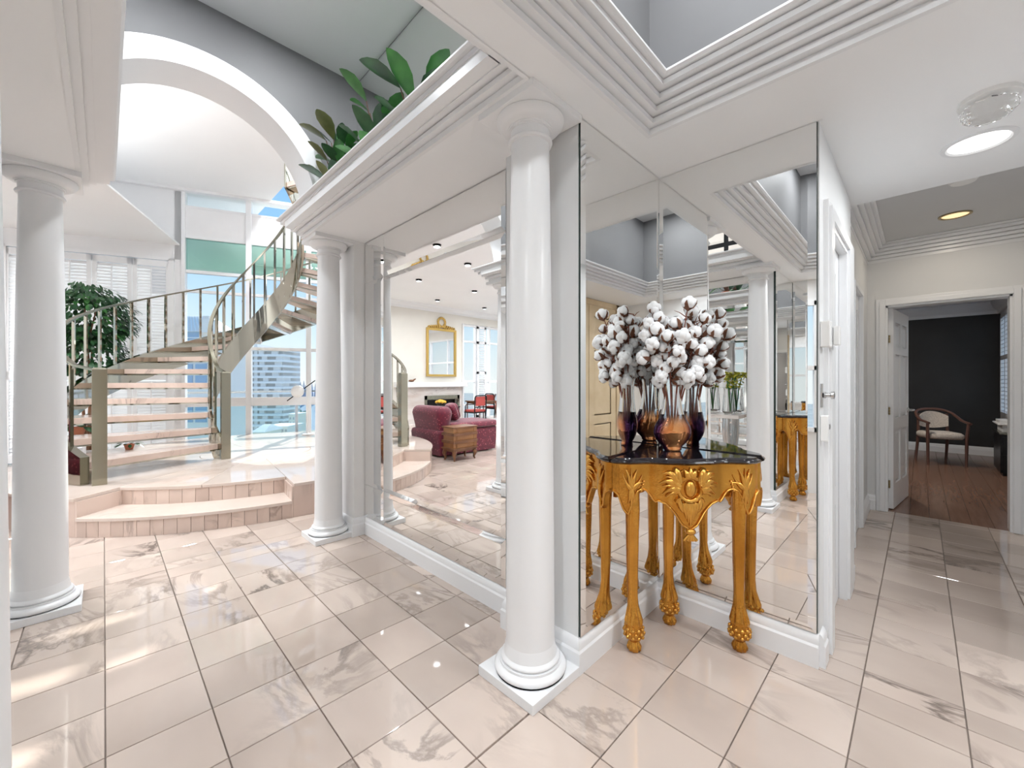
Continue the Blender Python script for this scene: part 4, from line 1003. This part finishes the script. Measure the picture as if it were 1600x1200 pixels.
for i in range(13):
    q = -1+i/6; x = q*.135; y = -.185+.055*q*q; zt = .628-.055*q*q*1.0
    bk.append([L3(x,y-.012,.42+.03*q*q), L3(x,y+.018,.42+.03*q*q), L3(x,y+.016,zt), L3(x,y-.012,zt)])
MB().loft(bk).build('backrest', M['fabric'], ac, smooth=50)
for s_ in (-1,1):
    MB().tube([L3(s_*(hw+.018),.165,.51),L3(s_*(hw+.01),.15,.33),L3(s_*(hw+.006),.15,0)], [.014,.016,.012], 8).build('leg', M['brownwood'], ac, smooth=60)
    MB().tube([L3(s_*.135,-.15,.60),L3(s_*.14,-.14,.33),L3(s_*.145,-.19,0)], [.015,.016,.012], 8).build('leg', M['brownwood'], ac, smooth=60)
cb = thing('cabinet', 'black cabinet against the window wall of the dark room', 'cabinet', (7.0,-.66,0))
MB().box(6.72,7.28,-.745,-.60,.03,.44).build('carcass', M['blackm'], cb, bevel=.004); MB().box(6.70,7.30,-.748,-.59,.44,.455).build('top', M['metald'], cb, bevel=.003)
MB().box(6.74,7.26,-.735,-.62,0,.03).build('plinth', M['blackm'], cb)
for z in (.06,.25): 
    d_ = MB().box(6.716,6.72,-.735,-.61,z,z+.16).build('drawer', M['blackm'], cb); MB().beam((6.712,-.70,z+.12),(6.712,-.645,z+.12),.006,.006).build('handle', M['steel'], d_)
pb = thing('printer', 'grey box-shaped printer with a white tray on the black cabinet', 'printer', (7.0,-.66,.455))
MB().box(6.80,7.2,-.735,-.62,.4555,.53).build('body', M['wall'], pb, bevel=.006); MB().box(6.74,7.22,-.74,-.585,.535,.548).build('tray', M['plastic'], pb, bevel=.003); MB().box(6.83,7.17,-.73,-.63,.53,.536).build('neck', M['wall'], pb)
mb = MB()
for k in range(5): mb.box(6.78+.004*k,7.1+.003*k,-.72,-.60,.5485+.007*k,.5545+.007*k)
tag(mb.build('paper_stack', M['plastic'], None), 'low stack of white papers lying on the printer tray', 'papers')

# ================================================================== LIVING ROOM (seen in the large mirror and past the left column)
ch = thing('chaise_longue', 'crimson patterned chaise longue beyond the marble platform', 'chaise', (-1.25,4.8,0))
def rbox(x0,x1,y0,y1,z0,z1,r=.04,n=4):
    rings = []; st = [(z0, r*.6)]+[(z1-r+r*sin(pi/2*i/n), r*(1-cos(pi/2*i/n))*.9) for i in range(n+1)]
    for z, e in st:
        ring = []
        for cx_, cy_, a0 in ((x1-r,y1-r,0),(x0+r,y1-r,90),(x0+r,y0+r,180),(x1-r,y0+r,270)):
            for i in range(n+1): a = radians(a0+90*i/n); rr_ = max(.004, r-e); ring.append((cx_+rr_*cos(a), cy_+rr_*sin(a), z))
        rings.append(ring)
    return MB().loft(rings)
rbox(-1.70,-.66,4.40,5.14,.02,.35,.05).build('base', M['chaise'], ch, smooth=50)
rbox(-1.72,-.84,4.39,5.02,.35,.44,.07).build('seat', M['chaise'], ch, smooth=50)
rbox(-.90,-.655,4.40,5.14,.30,.665,.10).build('backrest', M['chaise'], ch, smooth=50)
rbox(-1.45,-.70,4.98,5.14,.33,.60,.08).build('armrest', M['chaise'], ch, smooth=50)
for i, (x, y, z, a, lb) in enumerate(((-1.04,4.66,.57,.25,'crimson patterned cushion leaning on the chaise back'),(-1.16,4.80,.57,.05,'second crimson cushion tucked by the chaise arm'))):
    c_ = Vector((x,y,z)); u = Vector((cos(a),sin(a),0)); w = Vector((-sin(a),cos(a),0)); tl = Vector((.35*u.x,.35*u.y,.94)); nrm = tl.cross(w).normalized(); rings = []
    for k in range(7):
        d = -1+k/3; e = sqrt(max(.0,1-abs(d)**2.2)); rings.append([c_+nrm*d*.05+w*.13*(.86+.14*e)*sx_*(e*.12+.88)+tl*.12*(.86+.14*e)*sy_ for sx_, sy_ in [(cos(t)*abs(cos(t))**-.5 if abs(cos(t)) > 1e-5 else 0, sin(t)*abs(sin(t))**-.5 if abs(sin(t)) > 1e-5 else 0) for t in [2*pi*j/24 for j in range(24)]]])
    tag(MB().loft(rings).build('cushion', M['chaise'], None, smooth=60), lb, 'cushion')
bt = thing('book_stack_table', 'wooden side table shaped like three thick stacked books on short curved legs', 'side table', (-.83,4.2,0))
X0,X1,Y0,Y1 = -1.015,-.64,4.075,4.325
for i in range(3):
    z = .145+i*.095; bkr = MB().box(X0+.012,X1-.012,Y0+.016,Y1-.012,z+.012,z+.083).build('book', M['woodm'], bt)
    MB().box(X0-.006,X1+.006,Y0-.004,Y1+.006,z,z+.018).build('cover', M['wood'], bkr, bevel=.003); MB().box(X0-.006,X1+.006,Y0-.004,Y1+.006,z+.077,z+.095).build('cover', M['wood'], bkr, bevel=.003)
    rings = [[(x,Y0+.016-.008*sin(pi*k/8),z+.006+.083*k/8) for k in range(9)] for x in (X0,X1)]; MB().loft(rings).build('spine', M['woodm'], bkr, smooth=50)
    for x in (X0+.05,X1-.05): MB().tube([(x,Y0+.012-.011*sin(pi*k/8),z+.006+.083*k/8) for k in range(9)], .005, 5).build('spine_band', M['woodm'], bkr, smooth=60)
MB().box(X0+.005,X1-.005,Y0+.01,Y1-.005,.118,.145).build('frame', M['wood'], bt, bevel=.003)
for x, y, dx, dy in ((X0+.03,Y0+.03,-1,-1),(X1-.03,Y0+.03,1,-1),(X0+.03,Y1-.03,-1,1),(X1-.03,Y1-.03,1,1)):
    MB().tube([(x,y,.125),(x+dx*.012,y+dy*.012,.085),(x-dx*.002,y-dy*.002,.03),(x+dx*.008,y+dy*.008,0)], [.030,.026,.013,.010], 8).build('leg', M['wood'], bt, smooth=60)
# fireplace
FY = LY-.002
fp = thing('fireplace', 'marble fireplace with white mantel shelf and bronze firebox frame', 'fireplace', (-3.2,FY,0))
MB().box(-4.05,-3.94,FY-.11,FY,0,.93).box(-2.97,-2.35,FY-.11,FY,0,.93).box(-3.94,-2.97,FY-.11,FY,.63,.93).build('surround', M['pale_marble'], fp)
MB().sweep([(-2.30,FY),(-2.30,FY-.12),(-4.08,FY-.12),(-4.08,FY)][::-1], [(0,.86),(-.01,.86),(-.02,.90),(-.05,.93),(-.06,.95),(-.06,.985),(.05,.985),(.05,.86)] and [(0,.87),(.0,.87),(.015,.90),(.04,.92),(.05,.945),(.05,.985),(-.09,.985),(-.09,.87)]).build('mantel', M['trimw'], fp, smooth=30)
MB().box(-4.08,-2.30,FY-.12,FY,.87,.985).build('mantel_shelf', M['trimw'], fp)
fb = MB()
for b in ((-3.97,-3.90,0,.66),(-3.01,-2.94,0,.66),(-3.97,-2.94,.56,.66)): fb.box(b[0],b[1],FY-.125,FY-.10,b[2],b[3])
fb.build('firebox_frame', M['metald'], fp, bevel=.003); MB().box(-3.90,-3.01,FY-.02,FY,0,.56).build('firebox_back', M['blackm'], fp)
MB().box(-4.05,-2.35,FY-.34,FY-.128,0,.03).build('hearth', M['pale_marble'], fp)
gm = thing('gilt_mirror', 'gilt framed mirror with a ring crest above the mantel', 'mirror', (-3.47,FY,1.2))
GX0, GX1, GZ0, GZ1 = -3.93,-3.05,1.12,2.30
def frame_rect(mb, x0,x1,z0,z1,y,w,d):
    for b in ((x0,x0+w,z0,z1),(x1-w,x1,z0,z1),(x0+w,x1-w,z0,z0+w),(x0+w,x1-w,z1-w,z1)): mb.box(b[0],b[1],y-d,y,b[2],b[3])
    return mb
frame_rect(MB(),GX0,GX1,GZ0,GZ1,FY-.001,.055,.05).build('frame', M['gilt'], gm, bevel=.008)
MB().box(GX0+.05,GX1-.05,FY-.022,FY-.001,GZ0+.05,GZ1-.05).build('mirror_glass', M['mirror'], gm)
cr = MB(); xc = (GX0+GX1)/2
cr.tube([(xc+.10*cos(t),FY-.03,2.46+.10*sin(t)) for t in [2*pi*i/28 for i in range(29)]], .022, 8)
for i in range(18): t = 2*pi*i/18; cr.ball((xc+.122*cos(t),FY-.03,2.46+.122*sin(t)), .018, n=6, m=4)
for s_ in (-1,1):
    for k in range(6): x = xc+s_*(.08+.055*k); cr.tube([(x,FY-.03,2.30),(x+s_*.02,FY-.04,2.39-.010*k),(x+s_*.055,FY-.03,2.37-.010*k)], [.026,.026,.010], 6)
    cr.ball((xc+s_*.06,FY-.03,2.36), .04,.03,.05, 8, 6)
cr.build('crest', M['gilt'], gm, smooth=60)
dk = MB().ball((-2.62,FY-.06,1.015), .075,.03,.028,10,6); dk.tube([(-2.66,FY-.06,1.02),(-2.71,FY-.06,1.05),(-2.735,FY-.06,1.06)], [.022,.018,.012], 6)
tag(dk.build('carved_bird', M['wood'], None, smooth=60), 'small brown carved bird lying on the white mantel', 'ornament')
# low console with yellow flowers
lt = thing('low_table', 'low dark-framed table in front of the fireplace', 'table', (-3.1,7.72,0))
MB().box(-3.45,-2.75,7.58,7.86,.40,.425).build('top', M['blackm'], lt, bevel=.003)
for x in (-3.42,-2.78):
    for y in (7.61,7.83): MB().box(x-.02,x+.02,y-.02,y+.02,0,.40).build('leg', M['blackm'], lt)
fbw = thing('flower_bowl', 'bowl of yellow flowers on the low dark table', 'bowl', (-3.0,7.72,.425))
MB().lathe([(.05,.4255),(.09,.46),(.11,.50),(.10,.50),(.08,.462),(.045,.435)], -3.0, 7.72, 24).build('bowl', M['cleargl'], fbw, smooth=50)
M['yellow'] = mat('yellow_petal', (.70,.42,.05), .6)
mb = MB()
for i in range(26): a = i*2.4; q = sqrt((i+.5)/26); mb.ball((-3.0+.11*q*cos(a),7.72+.11*q*sin(a),.53+.04*(1-q)), .030, n=7, m=5, jit=.15)
mb.build('blooms', M['yellow'], fbw, kind='stuff', smooth=60)
# red dining chairs and card table
def red_chair(cx, cyy, rz, label):
    r = thing('dining_chair', label, 'chair', (cx,cyy,0), 'red upholstered chairs at the window table'); 
    F = Vector((-sin(rz),cos(rz),0)); W = Vector((cos(rz),sin(rz),0)); C = Vector((cx,cyy,0)); P = lambda x,y,z: C+W*x+F*y+Vector((0,0,z))
    MB().obox(P(0,0,.345), W*.175, F*.165, (0,0,.025)).build('seat', M['redfab'], r, bevel=.012)
    MB().obox(P(0,0,.31), W*.18, F*.17, (0,0,.014)).build('seat_frame', M['blackm'], r, bevel=.003)
    MB().obox(P(0,-.185,.56), W*.135, F*.012, (0,0,.105)).build('backrest', M['redfab'], r, bevel=.01)
    fr = MB(); fr.tube(smooth_pts([P(-.16,-.18,.32),P(-.165,-.19,.55),P(-.15,-.2,.67),P(0,-.2,.685),P(.15,-.2,.67),P(.165,-.19,.55),P(.16,-.18,.32)]), .014, 7); fr.tube([P(-.16,-.185,.43),P(.16,-.185,.43)], .011, 6); fr.build('back_frame', M['blackm'], r, smooth=60)
    for s_ in (-1,1):
        MB().tube([P(s_*.16,-.165,.32),P(s_*.165,-.20,0)], [.014,.010], 7).build('leg', M['blackm'], r, smooth=60); MB().tube([P(s_*.16,.15,.32),P(s_*.165,.155,0)], [.014,.010], 7).build('leg', M['blackm'], r, smooth=60)
        MB().tube(smooth_pts([P(s_*.165,-.19,.50),P(s_*.20,-.06,.49),P(s_*.20,.08,.47),P(s_*.17,.12,.32)]), .011, 6).build('armrest', M['blackm'], r, smooth=60)
red_chair(-3.50, 7.10, 0, 'red upholstered armchair with a dark frame, its back turned to the foyer')
red_chair(-4.72, 7.75, pi/2, 'red upholstered armchair on the far side of the window table')
ctb = thing('card_table', 'small brown table by the living room windows', 'table', (-4.15,7.62,0))
MB().box(-4.45,-3.85,7.35,7.9,.50,.53).build('top', M['wood'], ctb, bevel=.003); MB().box(-4.42,-3.88,7.38,7.87,.46,.50).build('apron', M['wood'], ctb)
for x in (-4.41,-3.89):
    for y in (7.39,7.86): MB().tube([(x,y,.48),(x,y,.2),(x,y,0)], [.018,.013,.010], 7).build('leg', M['brownwood'], ctb, smooth=60)
cft = thing('coffee_table', 'low pale marble pedestal table on the living room floor', 'coffee table', (-2.3,5.1,0))
MB().box(-2.72,-1.95,4.88,5.34,.315,.345).build('top', M['pale_marble'], cft, bevel=.004); MB().prism([(-2.2+.13*cos(t),5.1+.10*sin(t)) for t in [2*pi*i/8 for i in range(8)]], 0, .315).build('pedestal', M['pale_marble'], cft, bevel=.004)
bv = thing('branch_vase', 'clear vase of bare twisted branches on the marble table', 'vase', (-2.36,5.12,.345))
MB().lathe([(.035,.3455),(.05,.37),(.045,.43),(.028,.47),(.032,.48),(.026,.47),(.04,.43),(.044,.37),(.02,.355)], -2.36, 5.12, 20, caps=False).build('vase', M['cleargl'], bv, smooth=60)
for k in range(6):
    a = k*1.05; P = [Vector((-2.36+.01*cos(a),5.12+.01*sin(a),.36))]
    for q in range(5): P.append(P[-1]+Vector((cos(a+q*.9)*.03,sin(a+q*.9)*.03,.085)))
    MB().tube(smooth_pts(P), .006, 5).build('branch', M['twig'] if k%2 else M['blackm'], bv, smooth=60)
vt = thing('wall_vent', 'dark vent grille with four pale louvres above the ledge, seen only in the niche mirror', 'vent', (-.395,1.2,2.2))
MB().box(-.399,-.385,1.03,1.40,2.06,2.36).build('grille_frame', M['blackm'], vt, bevel=.003)
for y in (1.06,1.23):
    for z in (2.10,2.23): MB().obox((-.381,y+.07,z+.05), (.004,0,.01), (0,.066,0), (-.003,0,.035)).build('slat', M['bldgb'], vt)
# orchid table across the foyer (niche mirror only)
ot = thing('marble_console', 'pale marble wall console with silver scroll base, seen only in the niche mirror', 'console table', (-.3,1.34,0))
MB().box(-.388,-.225,1.07,1.62,.685,.715).build('top', M['pale_marble'], ot, bevel=.004)
for y in (1.18,1.48):
    MB().tube(smooth_pts([Vector((-.27,y,.685)),Vector((-.262,y,.58)),Vector((-.30,y,.45)),Vector((-.345,y,.34)),Vector((-.31,y,.22)),Vector((-.265,y,.1)),Vector((-.30,y,.0))]), .032, 8).build('scroll_leg', M['steel'], ot, smooth=60)
MB().tube(smooth_pts([Vector((-.30,1.18,.06)),Vector((-.31,1.33,.16)),Vector((-.30,1.48,.06))]), .022, 8).build('stretcher', M['steel'], ot, smooth=60)
for vy, lb in ((1.16,'clear glass vase of yellow-green orchids on the marble wall console'),(1.36,'second clear vase of yellow-green orchids on the marble wall console')):
    ov = thing('orchid_vase', lb, 'vase', (-.31,vy,.715))
    MB().lathe([(.03,.7155),(.05,.74),(.046,.84),(.036,.93),(.042,.94),(.034,.93),(.042,.84),(.046,.745),(.02,.73)], -.27, vy, 20, caps=False).build('vase', M['cleargl'], ov, smooth=60)
    for k in range(3):
        a = k*2.1+.4; P = smooth_pts([Vector((-.31,vy,.74)),Vector((-.31+.02*cos(a),vy+.02*sin(a),.92)),Vector((-.30+.05*cos(a),vy+.05*sin(a),1.06)),Vector((-.30+.06*cos(a),vy+.08*sin(a),1.03))])
        st_ = MB().tube(P, .005, 5).build('stem', M['leafm'], ov, smooth=60); fm = MB()
        for q in range(5, len(P)):
            for j in range(5): v = rdir(-.6,.8); leaf_mb(fm, P[q], v, (0,0,1), .034, .030)
        fm.build('blossoms', M['orchid'], st_, smooth=60, recalc=False)
    for k in range(4): a = k*1.6; leaf_mb(MB(), (-.31,vy,.93), (cos(a),sin(a),.7), (0,0,1), .075, .03, .2, .5).build('leaf', M['leafm'], ov, smooth=60, recalc=False)

# ================================================================== OUTSIDE
br_ = thing('deck_railing', 'steel and glass balustrade along the edge of the sunlit deck', 'railing', (2.5,8.25,-.10))
MB().box(-1.2,6.6,8.235,8.265,.80,.835).build('top_rail', M['steel'], br_, bevel=.003); MB().box(-1.2,6.6,8.24,8.26,-.03,.005).build('bottom_rail', M['steel'], br_)
for i in range(7):
    x = 2.55+(i-3)*1.1; MB().box(x-.02,x+.02,8.23,8.27,-.0995,.80).build('post', M['steel'], br_)
    if i < 6: MB().box(x+.03,x+1.07,8.246,8.254,.01,.72).build('glass_panel', M['railg'], br_)
FV = Vector((1,1))/sqrt(2); RV = Vector((1,-1))/sqrt(2)
def far(u, t): a = (u-800)/638; return FV*t+RV*(a*t)
def fz_(y, t): return 1+(596-y)/638*t
def block(mb, u0, u1, ytop, t, depth, zbot=-32, ytop_is_z=False):
    A = far(u0,t); B = far(u1,t); c_ = (A+B)/2+FV*depth/2; zt = ytop if ytop_is_z else fz_(ytop,t)
    return mb.obox((c_.x,c_.y,(zt+zbot)/2), (RV.x*(B-A).length/2,RV.y*(B-A).length/2,0), (FV.x*depth/2,FV.y*depth/2,0), (0,0,(zt-zbot)/2))
def fthing(name, label, cat, u, t): p = far(u,t); return thing(name, label, cat, (p.x,p.y,-31))
tw = fthing('apartment_tower', 'tall pale apartment tower with rows of balconies beyond the deck', 'building', 414, 170)
block(MB(), 388, 442, 546, 171.5, 14).build('tower_body', M['towglass'], tw); block(MB(), 397, 402, 538, 170.6, 12).build('stair_shaft', M['conc'], tw); block(MB(), 386, 390, 546, 170.4, 12).build('corner_pier', M['conc'], tw)
zz = fz_(545,170); k = 0
while zz > -24:
    block(MB(), 385.5 if k%3 else 384.8, 443.5, zz, 169.6, 13, zz-.95, True).build('balcony', M['concl'], tw)
    block(MB(), 404+(k*5)%9, 412+(k*5)%9, zz-.95, 170.5, 6, zz-2.2, True).build('wall_panel', M['conc'], tw); block(MB(), 424+(k*7)%9, 434+(k*7)%9, zz-.95, 170.5, 6, zz-2.2, True).build('wall_panel', M['conc'], tw)
    zz -= 2.25; k += 1
nb = fthing('rooftop_building', 'grey building top with a ribbed metal roof and blue windows', 'building', 310, 70)
block(MB(), 282, 336, 516, 70, 8).build('wall', M['bldgb'], nb)
A = far(281,69.5); B = far(331,69.5); C = far(286,72.5); D = far(318,72.5); za, zb = fz_(516,70), fz_(491,70)
MB().loft([[(A.x,A.y,za-.3),(B.x,B.y,za-.3),(B.x+FV.x*8,B.y+FV.y*8,za-.3),(A.x+FV.x*8,A.y+FV.y*8,za-.3)],[(C.x,C.y,zb),(D.x,D.y,zb),(D.x+FV.x*3,D.y+FV.y*3,zb),(C.x+FV.x*3,C.y+FV.y*3,zb)]]).build('roof', M['metroof'], nb)
for i in range(9):
    q = i/8; a_ = A.lerp(B,q); c_ = C.lerp(D,q); MB().beam((a_.x,a_.y,za-.25),(c_.x,c_.y,zb+.05),.10,.12).build('roof_rib', M['concl'], nb)
block(MB(), 314, 328, 498, 69.0, 2, za-.5).build('chimney', M['bldgb'], nb); block(MB(), 317, 326, 493.5, 69.3, 1.2, fz_(498,69.3)).build('chimney_cap', M['metroof'], nb)
for u0, u1, y0, y1 in ((287,313,518,537),(287,300,560,600),(305,322,560,600),(287,300,625,660),(305,322,625,660)):
    w_ = block(MB(), u0, u1, y0, 69.8, .5, fz_(y1,69.8)).build('window', M['bluewin'], nb); block(MB(), u0, u1, (y0+y1)/2-.6, 69.7, .3, fz_((y0+y1)/2+.6,69.7)).build('window_bar', M['concl'], w_)
for name, lb, u0, u1, y, t, m_, rows in (('villa','small cream villa with a hipped roof below the deck rail',393,412,676,108,'bldg',1),('flat_block','flat blue-grey low block below the deck rail',413,449,667,118,'bldgb',2),('cream_block','narrow cream apartment block beside the green trees',451,461,648,150,'bldg',3)):
    b = fthing(name, lb, 'building', (u0+u1)/2, t); block(MB(), u0, u1, y, t, 8, -33).build('wall', M[m_], b); block(MB(), u0-.7, u1+.7, y-1.2, t-.4, 9, fz_(y,t)).build('roof_slab', M['concl'], b)
    if name == 'villa':
        A = far(u0-1,t-.5); B = far(u1+1,t-.5); zt = fz_(y-1,t); m0 = (A+B)/2+FV*4
        MB().loft([[(A.x,A.y,zt),(B.x,B.y,zt),(B.x+FV.x*9,B.y+FV.y*9,zt),(A.x+FV.x*9,A.y+FV.y*9,zt)],[(m0.x-RV.x,m0.y-RV.y,zt+1.6),(m0.x+RV.x,m0.y+RV.y,zt+1.6),(m0.x+RV.x+FV.x,m0.y+RV.y+FV.y,zt+1.6),(m0.x-RV.x+FV.x,m0.y-RV.y+FV.y,zt+1.6)]]).build('roof', M['conc'], b)
    n = max(2,int((u1-u0)/5))
    for r_ in range(rows+1):
        for i in range(n):
            uu = u0+(u1-u0)*(i+.3)/n; yy = y+4+r_*7; block(MB(), uu, uu+(u1-u0)/n*.45, yy, t-.05, .3, fz_(yy+3.5,t)).build('window', M['towglass'], b)
hl = MB(); rings = []
for t, zt in ((330,-40),(480,-14),(620,-6),(760,-40)): rings.append([( *far(u,t), zt+3*sin(u*.05)) for u in range(-500, 1500, 40)])
struct('hillside', hl.loft(rings, False, False), M['fir'], recalc=False)
RT = random.Random(3)
pc = None
for i in range(20):
    u = 446+i*5.2-(70 if i > 12 else 0); t = 440+12*(i%3); p = far(u,t); hh = RT.uniform(15,21); z0 = -20; 
    r = thing('conifer_tree', (num(i) if i else 'nearest')+' blue-grey conifer on the far hill, counted from the tower', 'tree', (p.x,p.y,z0), 'conifers on the far hill'); mb = MB()
    for q in range(4): zq = z0+2+hh*.22*q; rings = [(2.0*(1-q*.2),zq),(1.3*(1-q*.2),zq+hh*.2),(.15,zq+hh*.36)]; mb.lathe(rings, p.x, p.y, 8)
    mb.build('crown', M['fir'], r, recalc=False); MB().lathe([(.5,z0),(.4,z0+4)], p.x, p.y, 6).build('trunk', M['wood'], r)
for i in range(6):
    u = 449+i*6.5; t = 200+15*(i%3); p = far(u,t); z0 = -30; hh = RT.uniform(13,19)
    r = thing('broadleaf_tree', (num(i) if i else 'nearest')+' dark green round-crowned tree to the right of the tower', 'tree', (p.x,p.y,z0), 'green trees below the deck rail'); mb = MB()
    for q in range(6): v = rdir(-.5,.6); mb.ball((p.x+v.x*.8,p.y+v.y*.8,z0+hh*.72+v.z*3), 1.5, 1.5, 2.4, 8, 6, .12)
    mb.build('crown', M['tree'], r, recalc=False); MB().lathe([(.5,z0),(.35,z0+hh*.6)], p.x, p.y, 6).build('trunk', M['wood'], r)
# other hall clutter seen only as dark-blue reflection is left out
for o in bpy.data.objects:
    if '_o' in o: del o['_o']
